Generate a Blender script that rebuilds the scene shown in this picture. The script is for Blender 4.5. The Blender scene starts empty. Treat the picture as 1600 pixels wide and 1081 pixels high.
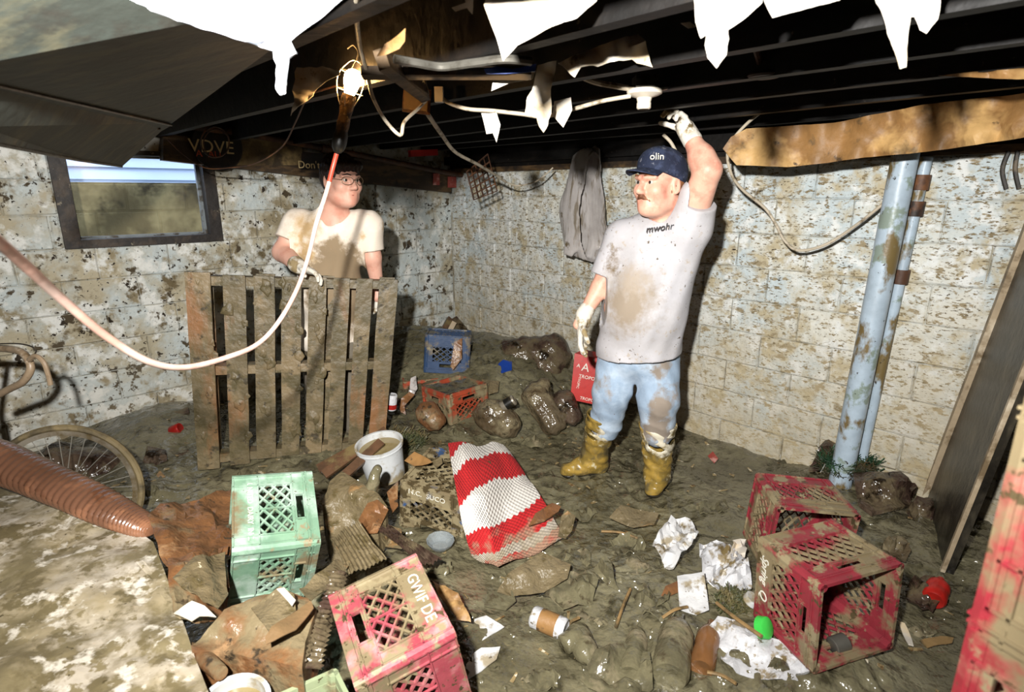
import bpy, bmesh, math, random
import numpy as np
from mathutils import Vector, Matrix, Euler, noise

random.seed(7)
scene = bpy.context.scene
COL = scene.collection

# ------------------------------------------------------------------ camera, world, lights, exposure
PITCH = math.radians(15.0); FPX = 900.0; CAMH = 1.6
cam_d = bpy.data.cameras.new('camera'); cam = bpy.data.objects.new('camera', cam_d); COL.objects.link(cam)
cam.location = (0, 0, CAMH); cam.rotation_euler = (math.radians(90) - PITCH, 0, 0)
cam_d.sensor_width = 36.0; cam_d.lens = FPX * 36.0 / 1600.0; cam_d.clip_start = 0.02
cam_d.dof.use_dof = True; cam_d.dof.focus_distance = 2.8; cam_d.dof.aperture_fstop = 4.0
scene.camera = cam

world = bpy.data.worlds.new('world'); scene.world = world; world.use_nodes = True
world.node_tree.nodes['Background'].inputs[0].default_value = (0.72, 0.83, 1.0, 1)
world.node_tree.nodes['Background'].inputs[1].default_value = 4.0

def lamp(name, kind, loc, energy, color=(1, 1, 1), **kw):
    d = bpy.data.lights.new(name, kind); d.energy = energy; d.color = color
    for k, v in kw.items(): setattr(d, k, v)
    o = bpy.data.objects.new(name, d); o.location = loc; COL.objects.link(o); return o
# the photographer's flash gun, held a little above and left of the lens
flash = lamp('flash_gun', 'SPOT', (-0.24, -0.08, 1.9), 880, (1.0, 0.98, 0.945), spot_size=math.radians(134), spot_blend=0.9, shadow_soft_size=0.035)
flash.rotation_euler = (math.radians(90 - 8), 0, 0)

vs = scene.view_settings
vs.view_transform = 'Standard'; vs.look = 'None'; vs.gamma = 1.0; vs.use_curve_mapping = False; vs.exposure = 0.0
scene.display_settings.display_device = 'sRGB'
scene.cycles.max_bounces = 6; scene.cycles.diffuse_bounces = 3; scene.cycles.glossy_bounces = 2; scene.cycles.transmission_bounces = 4; scene.cycles.transparent_max_bounces = 6

# ------------------------------------------------------------------ geometry helpers
CP, SP = math.cos(PITCH), math.sin(PITCH)
def ray(px, py):
    u = (px - 800) / FPX; v = (py - 540.5) / FPX
    return Vector((u, CP - v * SP, -(SP + v * CP)))
def P(px, py, Y):
    r = ray(px, py); t = Y / r.y
    return Vector((0, 0, CAMH)) + r * t
def G(px, py, z=0.0):
    r = ray(px, py); t = (z - CAMH) / r.z
    return Vector((0, 0, CAMH)) + r * t
WA = math.radians(46.5)
CORNER = Vector((-0.565, 5.55, 0))
DR = Vector((math.cos(WA), -math.sin(WA), 0))      # along the right wall, away from the corner
DL = Vector((-math.sin(WA), -math.cos(WA), 0))     # along the left wall, away from the corner
def onwall(px, py, side, off=0.0):
    n = DR if side == 'L' else DL                   # inward normal of that wall
    d = DL if side == 'L' else DR
    r = ray(px, py); o = Vector((0, 0, CAMH)); c = CORNER + n * off
    t = (c - o).dot(n) / r.dot(n); p = o + r * t
    return p, (p - CORNER).dot(d), p.z

PONDS = [(0.12, 1.62, 0.33), (-0.12, 2.08, 0.2), (0.5, 2.55, 0.3), (1.55, 1.7, 0.3), (1.25, 3.0, 0.3), (-0.05, 1.3, 0.25)]
PILES = [(-0.45, 4.55, 0.85, 0.36), (0.25, 4.35, 0.6, 0.22), (-1.1, 4.7, 0.6, 0.25), (-2.3, 3.5, 0.55, 0.22), (-0.75, 3.3, 0.35, 0.05), (-1.25, 3.25, 0.4, 0.12),
         (-0.7, 1.75, 0.55, 0.12), (-0.35, 2.3, 0.35, 0.05), (1.1, 1.75, 0.35, 0.085), (1.9, 2.6, 0.5, 0.06), (-1.9, 2.9, 0.6, 0.06), (0.45, 1.75, 0.5, 0.03)]
def nz(x, y, z=0.0): return noise.noise(Vector((x, y, z)))
def H(x, y):
    h = 0.0; dry = 1.0
    for cx, cy, r in PONDS: dry -= math.exp(-(((x - cx) ** 2 + (y - cy) ** 2) / (r * r)) ** 2)
    dry = max(dry, 0.06)
    for cx, cy, r, a in PILES:
        h += a * math.exp(-((x - cx) ** 2 + (y - cy) ** 2) / (r * r))
    h += 0.018 * nz(x * 2.3, y * 2.3, 1.3)
    w = min(1.0, max(0.0, 0.55 + 0.9 * nz(x * 1.1 + 5, y * 1.1, 8.0))) * dry
    h += dry * (0.014 * nz(x * 6, y * 6, 4.1) + 0.016 * (0.4 - abs(nz(x * 5.5 + nz(x * 3, y * 3, 1), y * 5.5, 12.0)) * 1.5))
    a = nz(x * 9 + 2.5 * nz(x * 4, y * 4, 2), y * 9 + 2 * nz(x * 3, y * 5, 7), 9.0)
    h += w * (0.034 * (0.5 - abs(a) * 1.6) + 0.016 * nz(x * 21, y * 21, 3.3) + 0.003 * nz(x * 43, y * 43, 6.1))
    return h - 0.012 * (1 - dry)
def onmud(px, py, dz=0.0):
    p = G(px, py, 0.0)
    for _ in range(8): p = G(px, py, H(p.x, p.y) + dz)
    return p

WL = {}
def tag(o, label=None, cat=None, group=None, kind=None):
    if label: o['label'] = label
    if cat: o['category'] = cat
    if group: o['group'] = group
    if kind: o['kind'] = kind
    return o
def empty(name, loc, label=None, cat=None, group=None, kind=None):
    o = bpy.data.objects.new(name, None); COL.objects.link(o); o.location = loc; o.empty_display_size = 0.05
    WL[o.name] = Vector(loc); return tag(o, label, cat, group, kind)
def mesh_obj(name, verts, faces, m, parent=None, smooth=False, origin=None, uv=None):
    """world-space vertices -> one mesh object; a child is stored relative to its parent's base"""
    verts = [Vector(v) for v in verts]
    if parent is not None: org = WL[parent.name]
    elif origin is not None: org = Vector(origin)
    else:
        a = np.array([tuple(v) for v in verts]); lo, hi = a.min(0), a.max(0)
        org = Vector(((lo[0] + hi[0]) / 2, (lo[1] + hi[1]) / 2, lo[2]))
    me = bpy.data.meshes.new(name)
    me.from_pydata([tuple(v - org) for v in verts], [], faces)
    if m is not None: me.materials.append(m)
    if smooth:
        me.polygons.foreach_set('use_smooth', [True] * len(me.polygons)); me.update()
        if len(me.polygons) < 60000: me.set_sharp_from_angle(angle=math.radians(42))
    if uv is not None:
        l = me.uv_layers.new(name='UVMap')
        for lp in me.loops: l.data[lp.index].uv = uv[lp.vertex_index]
    me.update()
    o = bpy.data.objects.new(name, me); COL.objects.link(o)
    if parent is not None: o.parent = parent; WL[o.name] = org
    else: o.location = org; WL[o.name] = org
    return o
def copy_tree(o, parent=None):
    c = o.copy(); COL.objects.link(c)
    if parent is not None: c.parent = parent; c.matrix_parent_inverse = Matrix()
    for ch in list(o.children): copy_tree(ch, c)
    return c

class MB:
    def __init__(s): s.v = []; s.f = []
    def add(s, vs, fs):
        b = len(s.v); s.v += [Vector(x) for x in vs]; s.f += [tuple(b + i for i in f) for f in fs]; return s
    def hexa(s, c8):   # bottom 4 then top 4, counter-clockwise from above
        return s.add(c8, [(3, 2, 1, 0), (4, 5, 6, 7), (0, 1, 5, 4), (1, 2, 6, 5), (2, 3, 7, 6), (3, 0, 4, 7)])
    def box(s, c, size, R=None):
        c = Vector(c); hx, hy, hz = (size[0] / 2, size[1] / 2, size[2] / 2)
        pts = [Vector((x * hx, y * hy, z * hz)) for z in (-1, 1) for x, y in ((-1, -1), (1, -1), (1, 1), (-1, 1))]
        if R is not None: pts = [R @ q for q in pts]
        return s.hexa([c + q for q in pts])
    def bar(s, a, b, w, t, up=(0, 0, 1)):
        a, b = Vector(a), Vector(b); d = (b - a).normalized(); n = Vector(up); x = d.cross(n)
        if x.length < 1e-4: x = d.cross(Vector((1, 0, 0)))
        x.normalize(); n = x.cross(d).normalized()
        q = []
        for e in (a, b): q += [e - x * w / 2 - n * t / 2, e + x * w / 2 - n * t / 2, e + x * w / 2 + n * t / 2, e - x * w / 2 + n * t / 2]
        return s.add(q, [(0, 1, 2, 3), (7, 6, 5, 4), (0, 4, 5, 1), (1, 5, 6, 2), (2, 6, 7, 3), (3, 7, 4, 0)])
    def tube(s, pts, r, n=8, caps=True):
        pts = [Vector(p) for p in pts]; N = len(pts)
        rs = r if isinstance(r, (list, tuple)) else [r] * N
        d0 = (pts[1] - pts[0]).normalized(); ref = Vector((0, 0, 1)) if abs(d0.z) < 0.9 else Vector((1, 0, 0))
        x = d0.cross(ref).normalized(); vs = []
        for i, p in enumerate(pts):
            d = (pts[min(i + 1, N - 1)] - pts[max(i - 1, 0)]).normalized()
            x = (x - d * x.dot(d)).normalized(); y = d.cross(x)
            for k in range(n):
                a = 2 * math.pi * k / n; vs.append(p + (x * math.cos(a) + y * math.sin(a)) * rs[i])
        fs = [(i * n + k, i * n + (k + 1) % n, (i + 1) * n + (k + 1) % n, (i + 1) * n + k) for i in range(N - 1) for k in range(n)]
        if caps: fs += [tuple(range(n - 1, -1, -1)), tuple((N - 1) * n + k for k in range(n))]
        return s.add(vs, fs)
    def lathe(s, c, axis, prof, n=24):
        """prof: list of (radius, height along axis)"""
        c = Vector(c); ax = Vector(axis).normalized(); ref = Vector((0, 0, 1)) if abs(ax.z) < 0.9 else Vector((1, 0, 0))
        x = ax.cross(ref).normalized(); y = ax.cross(x); vs = []
        for r, h in prof:
            for k in range(n):
                a = 2 * math.pi * k / n; vs.append(c + ax * h + (x * math.cos(a) + y * math.sin(a)) * max(r, 1e-4))
        fs = [(i * n + k, i * n + (k + 1) % n, (i + 1) * n + (k + 1) % n, (i + 1) * n + k) for i in range(len(prof) - 1) for k in range(n)]
        return s.add(vs, fs)
    def build(s, name, m, parent=None, smooth=False, origin=None): return mesh_obj(name, s.v, s.f, m, parent, smooth, origin)

def spline(pts, n=8):
    pts = [Vector(p) for p in pts]; out = []
    for i in range(len(pts) - 1):
        p0, p1, p2, p3 = pts[max(i - 1, 0)], pts[i], pts[i + 1], pts[min(i + 2, len(pts) - 1)]
        for k in range(n):
            t = k / n
            out.append(0.5 * ((2 * p1) + (p2 - p0) * t + (2 * p0 - 5 * p1 + 4 * p2 - p3) * t * t + (3 * p1 - p0 - 3 * p2 + p3) * t ** 3))
    out.append(pts[-1]); return out

def flap(name, pts, m, mode='Y', val=None, amp=0.01, ns=6.0, thick=0.003, parent=None, seg=10, smooth=True, skirt=0.0):
    """a limp or torn sheet: outline in photo pixels, each corner at its own depth (Y) or height (z)"""
    q = []
    for i, p in enumerate(pts):
        q.append((p[0], p[1], p[2] if len(p) > 2 else val))
    bm = bmesh.new(); vs = [bm.verts.new((a[0] / 100, -a[1] / 100, 0)) for a in q]
    bm.faces.new(vs); bmesh.ops.triangulate(bm, faces=bm.faces[:])
    for _ in range(7):
        es = [e for e in bm.edges if e.calc_length() > seg / 100]
        if not es: break
        bmesh.ops.subdivide_edges(bm, edges=es, cuts=1, use_grid_fill=True); bmesh.ops.triangulate(bm, faces=bm.faces[:])
    fix = {}
    for v in bm.verts:
        x, y = v.co.x * 100, -v.co.y * 100; sw = 0; sd = 0
        for a in q:
            w = 1 / (((a[0] - x) ** 2 + (a[1] - y) ** 2) + 4.0) ** 1.5; sw += w; sd += w * a[2]
        d = sd / sw
        fix[v] = P(x, y, d) if mode == 'Y' else (G(x, y, d) if mode == 'z' else onmud(x, y, d))
    for v, c in fix.items(): v.co = c
    bm.normal_update(); nrm = sum((f.normal * f.calc_area() for f in bm.faces), Vector()).normalized()
    s0 = (hash_name(name + str(q[0])) % 97) * 1.7
    for v in bm.verts:
        c = v.co; v.co = c + nrm * amp * (noise.noise(c * ns + Vector((s0, 0, 0))) * 1.3 + 0.6 * noise.noise(c * ns * 2.7 + Vector((0, s0, 0))) + 0.8 * (0.35 - abs(noise.noise(c * ns * 1.9 + Vector((3, s0, 1))))) + 0.45 * (0.35 - abs(noise.noise(c * ns * 4.6 + Vector((s0, 5, 2))))))
    bm.normal_update(); bmesh.ops.recalc_face_normals(bm, faces=bm.faces[:])
    if skirt:
        if sum(f.normal.z for f in bm.faces) < 0: bmesh.ops.reverse_faces(bm, faces=bm.faces[:])
        be = [e for e in bm.edges if e.is_boundary]
        for fr in (0.12, 0.88):
            g = bmesh.ops.extrude_edge_only(bm, edges=be)['geom']; be = [e for e in g if isinstance(e, bmesh.types.BMEdge) and e.is_boundary]
            for v in {v for e in be for v in e.verts}: v.co.z -= skirt * fr
    else: bmesh.ops.solidify(bm, geom=bm.faces[:], thickness=thick)
    vs = [v.co.copy() for v in bm.verts]; bm.verts.index_update(); fs = [tuple(v.index for v in f.verts) for f in bm.faces]; bm.free()
    return mesh_obj(name, vs, fs, m, parent, smooth)
def hash_name(s):
    h = 5381
    for ch in s: h = (h * 33 + ord(ch)) & 0xffffff
    return h

# ------------------------------------------------------------------ signed-distance modelling (bodies, bags, lumps)
class Field:
    def __init__(s, lo, hi, vox):
        s.lo = np.array(lo, float); s.vox = vox
        s.n = np.ceil((np.array(hi, float) - s.lo) / vox).astype(int) + 1
        s.D = np.full(tuple(s.n), 0.5, np.float32)
        s.ax = [s.lo[i] + vox * np.arange(s.n[i]) for i in range(3)]
    def sl(s, lo, hi):
        a = np.clip(np.floor((np.array(lo) - s.lo) / s.vox).astype(int), 0, s.n - 1); b = np.clip(np.ceil((np.array(hi) - s.lo) / s.vox).astype(int) + 1, 1, s.n)
        sl = tuple(slice(a[i], b[i]) for i in range(3))
        X = s.ax[0][sl[0]][:, None, None]; Y = s.ax[1][sl[1]][None, :, None]; Z = s.ax[2][sl[2]][None, None, :]
        return sl, X, Y, Z
    def put(s, sl, d, k, op):
        c = s.D[sl]
        if op == 'u':
            h = np.clip(0.5 + 0.5 * (c - d) / k, 0, 1); r = c * (1 - h) + d * h - k * h * (1 - h)
        else:
            h = np.clip(0.5 - 0.5 * (c + d) / k, 0, 1); r = c * (1 - h) - d * h + k * h * (1 - h)
        s.D[sl] = r
    def cone(s, a, b, ra, rb, k=0.02, op='u', flat=None):
        a = np.array(a, float); b = np.array(b, float); m = max(ra, rb) + 0.05 + k
        sl, X, Y, Z = s.sl(np.minimum(a, b) - m, np.maximum(a, b) + m)
        ab = b - a; L = ab @ ab + 1e-12
        px, py, pz = X - a[0], Y - a[1], Z - a[2]
        t = np.clip((px * ab[0] + py * ab[1] + pz * ab[2]) / L, 0, 1)
        qx, qy, qz = px - t * ab[0], py - t * ab[1], pz - t * ab[2]
        if flat is not None:
            n = np.array(flat[0], float); n /= np.linalg.norm(n); g = (qx * n[0] + qy * n[1] + qz * n[2]) * (1 / flat[1] - 1)
            qx, qy, qz = qx + n[0] * g, qy + n[1] * g, qz + n[2] * g
        s.put(sl, np.sqrt(qx * qx + qy * qy + qz * qz) - (ra + (rb - ra) * t), k, op); return s
    def ell(s, c, r, R=None, k=0.02, op='u'):
        c = np.array(c, float); r = np.array(r, float); m = r.max() + 0.05 + k
        sl, X, Y, Z = s.sl(c - m, c + m)
        x, y, z = X - c[0], Y - c[1], Z - c[2]
        if R is not None:
            R = np.array(R); x, y, z = (R[0, 0] * x + R[1, 0] * y + R[2, 0] * z, R[0, 1] * x + R[1, 1] * y + R[2, 1] * z, R[0, 2] * x + R[1, 2] * y + R[2, 2] * z)
        k0 = np.sqrt((x / r[0]) ** 2 + (y / r[1]) ** 2 + (z / r[2]) ** 2); k1 = np.sqrt((x / r[0] ** 2) ** 2 + (y / r[1] ** 2) ** 2 + (z / r[2] ** 2) ** 2) + 1e-9
        s.put(sl, k0 * (k0 - 1) / k1, k, op); return s
    def cut(s, p, n, k=0.004):
        """remove everything on the side n points to"""
        p = np.array(p, float); n = np.array(n, float); n /= np.linalg.norm(n)
        X, Y, Z = s.ax[0][:, None, None], s.ax[1][None, :, None], s.ax[2][None, None, :]
        d = (X - p[0]) * n[0] + (Y - p[1]) * n[1] + (Z - p[2]) * n[2]
        s.D = np.maximum(s.D, d.astype(np.float32)); return s
    def warp(s, fn):
        X, Y, Z = s.ax[0][:, None, None], s.ax[1][None, :, None], s.ax[2][None, None, :]
        s.D = s.D + fn(X, Y, Z).astype(np.float32); return s
    def mesh(s):
        D = s.D; S = D < 0; nx, ny, nz_ = D.shape
        cnt = np.zeros((nx - 1, ny - 1, nz_ - 1), np.int8)
        off = [(i, j, k) for i in (0, 1) for j in (0, 1) for k in (0, 1)]
        for i, j, k in off: cnt += S[i:nx - 1 + i, j:ny - 1 + j, k:nz_ - 1 + k]
        act = (cnt > 0) & (cnt < 8); I, J, K = np.nonzero(act)
        idx = np.full(act.shape, -1, np.int64); idx[I, J, K] = np.arange(len(I))
        pos = np.zeros((len(I), 3)); num = np.zeros(len(I))
        for a in off:
            for ax in range(3):
                if a[ax]: continue
                b = list(a); b[ax] = 1
                d0 = D[I + a[0], J + a[1], K + a[2]].astype(float); d1 = D[I + b[0], J + b[1], K + b[2]].astype(float)
                m = (d0 < 0) != (d1 < 0); t = d0[m] / (d0[m] - d1[m])
                q = np.tile(np.array(a, float), (m.sum(), 1)); q[:, ax] += t
                pos[m] += q; num[m] += 1
        V = s.lo + s.vox * (np.stack([I, J, K], 1) + pos / num[:, None])
        F = []
        for ax in range(3):
            u, v = (ax + 1) % 3, (ax + 2) % 3
            A = S[tuple(slice(0, -1) if i == ax else slice(1, -1) for i in range(3))]
            B = S[tuple(slice(1, None) if i == ax else slice(1, -1) for i in range(3))]
            for sgn, m in ((0, A & ~B), (1, ~A & B)):
                g = np.array(np.nonzero(m))
                if g.size == 0: continue
                base = g.copy()
                for i in range(3):
                    if i != ax: base[i] += 1
                def cell(du, dv):
                    c = base.copy(); c[u] += du; c[v] += dv; return idx[c[0], c[1], c[2]]
                q = np.stack([cell(-1, -1), cell(0, -1), cell(0, 0), cell(-1, 0)], 1)
                F.append(q if sgn == 0 else q[:, ::-1])
        F = np.concatenate(F) if F else np.zeros((0, 4), int)
        return V, F[(F >= 0).all(1)]
    def build(s, name, m, parent=None, relax=2, wob=None):
        V, Fc = s.mesh()
        if relax and len(Fc):
            for _ in range(relax):
                acc = np.zeros_like(V); c = np.zeros(len(V))
                for i in range(4):
                    a, b = Fc[:, i], Fc[:, (i + 1) % 4]
                    np.add.at(acc, a, V[b]); np.add.at(c, a, 1); np.add.at(acc, b, V[a]); np.add.at(c, b, 1)
                V = V * 0.5 + 0.5 * acc / np.maximum(c, 1)[:, None]
        if parent is not None: org = np.array(WL[parent.name])
        else: org = np.array([(V[:, 0].min() + V[:, 0].max()) / 2, (V[:, 1].min() + V[:, 1].max()) / 2, V[:, 2].min()])
        me = bpy.data.meshes.new(name); L = (V - org).astype(np.float32)
        me.vertices.add(len(L)); me.vertices.foreach_set('co', L.ravel())
        me.loops.add(Fc.size); me.loops.foreach_set('vertex_index', Fc.ravel().astype(np.int32))
        me.polygons.add(len(Fc)); me.polygons.foreach_set('loop_start', np.arange(0, Fc.size, 4, dtype=np.int32))
        me.update(calc_edges=True); me.validate()
        me.polygons.foreach_set('use_smooth', [True] * len(me.polygons)); me.materials.append(m)
        o = bpy.data.objects.new(name, me); COL.objects.link(o)
        if parent is not None: o.parent = parent
        else: o.location = org
        WL[o.name] = Vector(org); return o

def text_mesh(name, body, size, M4, m, parent=None, shear=0.0, ext=0.001, local=False):
    c = bpy.data.curves.new(name, 'FONT'); c.body = body; c.size = size; c.align_x = 'CENTER'; c.align_y = 'CENTER'; c.shear = shear; c.extrude = ext; c.resolution_u = 3
    t = bpy.data.objects.new(name, c); COL.objects.link(t); bpy.context.view_layer.update()
    me = bpy.data.meshes.new_from_object(t.evaluated_get(bpy.context.evaluated_depsgraph_get()))
    bpy.data.objects.remove(t); bpy.data.curves.remove(c)
    off = Vector((0, 0, 0)) if local or parent is None else WL[parent.name]
    me.transform(Matrix.Translation(-off) @ M4); me.materials.clear(); me.materials.append(m); me.name = name
    o = bpy.data.objects.new(name, me); COL.objects.link(o)
    if parent is not None: o.parent = parent; WL[o.name] = WL[parent.name]
    return o
def frameM(o, x, y):
    x = Vector(x).normalized(); y = Vector(y); y = (y - x * x.dot(y)).normalized(); z = x.cross(y)
    return Matrix(((x.x, y.x, z.x, o[0]), (x.y, y.y, z.y, o[1]), (x.z, y.z, z.z, o[2]), (0, 0, 0, 1)))

# ------------------------------------------------------------------ materials
def C(hexs):
    r = [int(hexs[i:i + 2], 16) / 255 for i in (0, 2, 4)]
    return tuple((c / 12.92 if c <= 0.04045 else ((c + 0.055) / 1.055) ** 2.4) for c in r) + (1,)
def mat(name, base, layers=(), rough=0.6, bump=0.3, bs=30, bd=0.01, metal=0.0, spec=0.4, coat=0.0, coord='pos', var=0.25, trans=0.0, alpha=1.0, emis=None, sss=0.0, zstain=None, bdet=5):
    """base colour with stain layers (colour, noise scale, threshold, softness[, stretch[, roughness]]) and fine relief"""
    m = bpy.data.materials.new(name); m.use_nodes = True; nt = m.node_tree; N = nt.nodes; L = nt.links
    b = N['Principled BSDF']; h = hash_name(name)
    if coord == 'pos': src = N.new('ShaderNodeNewGeometry').outputs['Position']
    elif coord == 'uv': src = N.new('ShaderNodeTexCoord').outputs['UV']
    else: src = N.new('ShaderNodeTexCoord').outputs['Object']
    def noi(scale, i, stretch=(1, 1, 1), det=5, ro=0.62):
        mp = N.new('ShaderNodeMapping'); mp.inputs['Location'].default_value = ((h % 71) * 0.37 + i * 3.1, (h % 53) * 0.29 - i * 2.3, (h % 31) * 0.7 + i); mp.inputs['Scale'].default_value = stretch
        L.new(src, mp.inputs['Vector']); t = N.new('ShaderNodeTexNoise'); t.inputs['Scale'].default_value = scale; t.inputs['Detail'].default_value = det; t.inputs['Roughness'].default_value = ro
        L.new(mp.outputs[0], t.inputs['Vector']); return t.outputs['Fac']
    def mr(s, lo, hi, a=0.0, c=1.0):
        n = N.new('ShaderNodeMapRange'); n.inputs[1].default_value = lo; n.inputs[2].default_value = hi; n.inputs[3].default_value = a; n.inputs[4].default_value = c; L.new(s, n.inputs[0]); return n.outputs[0]
    def mix(f, A, B):
        n = N.new('ShaderNodeMix'); n.data_type = 'RGBA'; L.new(f, n.inputs[0])
        for s, i in ((A, 6), (B, 7)):
            if isinstance(s, tuple): n.inputs[i].default_value = s
            else: L.new(s, n.inputs[i])
        return n.outputs[2]
    c = C(base) if isinstance(base, str) else base
    dk = tuple(x * (1 - var) for x in c[:3]) + (1,)
    col = mix(mr(noi(9, 0), 0.3, 0.7), c, dk); ro = None
    for i, ly in enumerate(layers):
        st = ly[4] if len(ly) > 4 and ly[4] else (1, 1, 1)
        f = mr(noi(ly[1], i + 1, st), ly[2] - ly[3], ly[2] + ly[3]); col = mix(f, col, C(ly[0]))
        if len(ly) > 5:
            n = N.new('ShaderNodeMix'); L.new(f, n.inputs[0]); n.inputs[3].default_value = ly[5]
            if ro is None: n.inputs[2].default_value = rough
            else: L.new(ro, n.inputs[2])
            ro = n.outputs[0]
    if zstain:                       # tide-mark left by the flood: mud film below a ragged level
        sp = N.new('ShaderNodeSeparateXYZ'); L.new(src, sp.inputs[0]); a = N.new('ShaderNodeMath'); a.operation = 'MULTIPLY_ADD'; a.inputs[1].default_value = -zstain[3]
        L.new(noi(zstain[4], 20), a.inputs[0]); L.new(sp.outputs['Z'], a.inputs[2])
        f = mr(a.outputs[0], zstain[1] - zstain[3] * 0.5, zstain[2] - zstain[3] * 0.5, zstain[5], 0.0); col = mix(f, col, C(zstain[0]))
    L.new(col, b.inputs['Base Color'])
    if ro is None: b.inputs['Roughness'].default_value = rough
    else: L.new(ro, b.inputs['Roughness'])
    b.inputs['Metallic'].default_value = metal; b.inputs['Specular IOR Level'].default_value = spec
    b.inputs['Coat Weight'].default_value = coat; b.inputs['Coat Roughness'].default_value = 0.12
    b.inputs['Transmission Weight'].default_value = trans; b.inputs['Alpha'].default_value = alpha
    if sss: b.inputs['Subsurface Weight'].default_value = sss; b.inputs['Subsurface Radius'].default_value = (0.02, 0.008, 0.005)
    if emis: b.inputs['Emission Color'].default_value = emis[0]; b.inputs['Emission Strength'].default_value = emis[1]
    if bump:
        bn = N.new('ShaderNodeBump'); bn.inputs['Strength'].default_value = bump; bn.inputs['Distance'].default_value = bd
        L.new(noi(bs, 9, det=bdet, ro=0.5), bn.inputs['Height']); L.new(bn.outputs[0], b.inputs['Normal'])
    return m

MUDC = '6b5c3c'; MUDD = '4a3f2a'
M = {}
M['mud'] = mat('wet_mud', '66604a', [('4f4a38', 3, 0.52, 0.06, None, 0.14), ('767058', 2.2, 0.58, 0.08, None, 0.3), ('3b3728', 11, 0.6, 0.06, None, 0.1)], rough=0.2, bump=0.65, bs=15, bd=0.05, spec=0.6, coat=0.35, bdet=3)
_pt = ('6f6044', 24, 0.66, 0.02); _ck = ('30281c', 34, 0.685, 0.01, (0.7, 0.7, 1.6))
M['block'] = mat('painted_block', 'bac4c6', [('c9c8be', 2.2, 0.50, 0.07), ('aea388', 6, 0.565, 0.06), ('d3d5d2', 10, 0.565, 0.05), ('8f8268', 14, 0.60, 0.03, (1, 1, 2)), ('5d5039', 3.2, 0.69, 0.02), ('7a6d53', 27, 0.60, 0.03, (1, 1, 2.2)), ('4b402e', 55, 0.625, 0.02, (0.7, 0.7, 2.2)), ('30281c', 34, 0.675, 0.01, (0.7, 0.7, 1.6))], rough=0.75, bump=1.0, bs=16, bd=0.02, spec=0.2, var=0.08, zstain=('a19272', 0.1, 1.15, 1.1, 3.5, 0.72), bdet=6)
M['blockL'] = mat('mouldy_painted_block', 'b7bebc', [('a49b84', 2.6, 0.51, 0.07), ('847960', 6, 0.575, 0.05), ('cfcfc9', 8, 0.56, 0.05), ('63573f', 5, 0.625, 0.03), ('453b2b', 10, 0.615, 0.02), ('2a2219', 19, 0.635, 0.015), ('2a2218', 44, 0.64, 0.012)], rough=0.75, bump=1.0, bs=16, bd=0.02, spec=0.2, var=0.1, zstain=('a0937a', -0.2, 0.7, 0.9, 3.5, 0.45), bdet=6)
M['mortar'] = mat('dirty_mortar', 'a09a88', [('6d614a', 7, 0.57, 0.05), ('b6b8b2', 6, 0.52, 0.05), ('3c3324', 20, 0.64, 0.02)], rough=0.85, bump=0.8, bs=30)
M['black_wood'] = mat('sooty_joist_timber', '100d0b', [('1f1913', 3, 0.56, 0.06, (1, 1, 5)), ('080706', 6, 0.5, 0.1), ('4a4236', 40, 0.70, 0.02)], rough=0.6, bump=0.5, bs=16, spec=0.25)
M['subfloor'] = mat('dark_subfloor_boards', '1a1511', [('2a2119', 3, 0.55, 0.1)], rough=0.8)
M['brown_wood'] = mat('stained_timber', '3b2d1e', [('5a452b', 5, 0.52, 0.06, (1, 1, 4)), ('1d1712', 4, 0.56, 0.05)], rough=0.6)
M['dark_frame'] = mat('rotten_window_frame', '1f1915', [('3a2f24', 8, 0.55, 0.06), ('6d6453', 22, 0.66, 0.02)], rough=0.6)
M['grey_frame'] = mat('grey_metal_sash', '70787c', [('3a352d', 12, 0.55, 0.04)], rough=0.45)
M['panel'] = mat('grey_green_panel', '3a3f3a', [('2e312c', 3, 0.5, 0.1, (1, 3, 1)), ('4a483a', 5, 0.57, 0.06, (1, 3, 1)), ('2e2d28', 9, 0.62, 0.05)], rough=0.55, bump=0.2)
M['white_sheet'] = mat('white_painted_sheet', 'd9dde4', [('b0aca0', 6, 0.6, 0.05)], rough=0.6)
M['paper'] = mat('torn_white_paper', 'cdc5b8', [('c7b596', 9, 0.57, 0.06), ('8d7a5c', 16, 0.66, 0.03)], rough=0.7, bump=0.25, bs=18)
M['kraft'] = mat('kraft_paper', '8f6a3e', [('745633', 4, 0.52, 0.07), ('5e4a30', 7, 0.60, 0.03), ('b8945f', 3, 0.58, 0.05), ('4c3a26', 13, 0.66, 0.03)], rough=0.55, bump=0.6, bs=11, bd=0.02)
M['pipe_blue'] = mat('pale_blue_painted_steel', 'a9b9c6', [('7d8a80', 8, 0.60, 0.03), ('6a5a38', 5, 0.55, 0.03, (1, 1, 0.6)), ('2e271c', 26, 0.665, 0.01)], rough=0.4, bump=0.2)
M['pallet'] = mat('mud_caked_pallet_board', '64583f', [('75654a', 5, 0.55, 0.06, (1, 1, 0.5)), ('50472f', 9, 0.53, 0.05), ('7a5636', 3, 0.60, 0.05, (1, 1, 0.4)), ('3c3424', 15, 0.62, 0.03)], rough=0.5, bump=0.55, bs=18, bd=0.02, bdet=4)
M['cardboard'] = mat('wet_cardboard', '806546', [('6b573c', 5, 0.5, 0.08), ('a3804f', 4, 0.6, 0.05), ('4b3c26', 12, 0.62, 0.04)], rough=0.4, bump=0.4)
M['rust_card'] = mat('wet_rust_brown_sheet', '7c5636', [('64432a', 4, 0.52, 0.08), ('776a50', 3.5, 0.58, 0.05), ('9a7a58', 6, 0.62, 0.04), ('3a3126', 14, 0.63, 0.03)], rough=0.32, bump=0.8, bs=22, bd=0.015)
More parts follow.
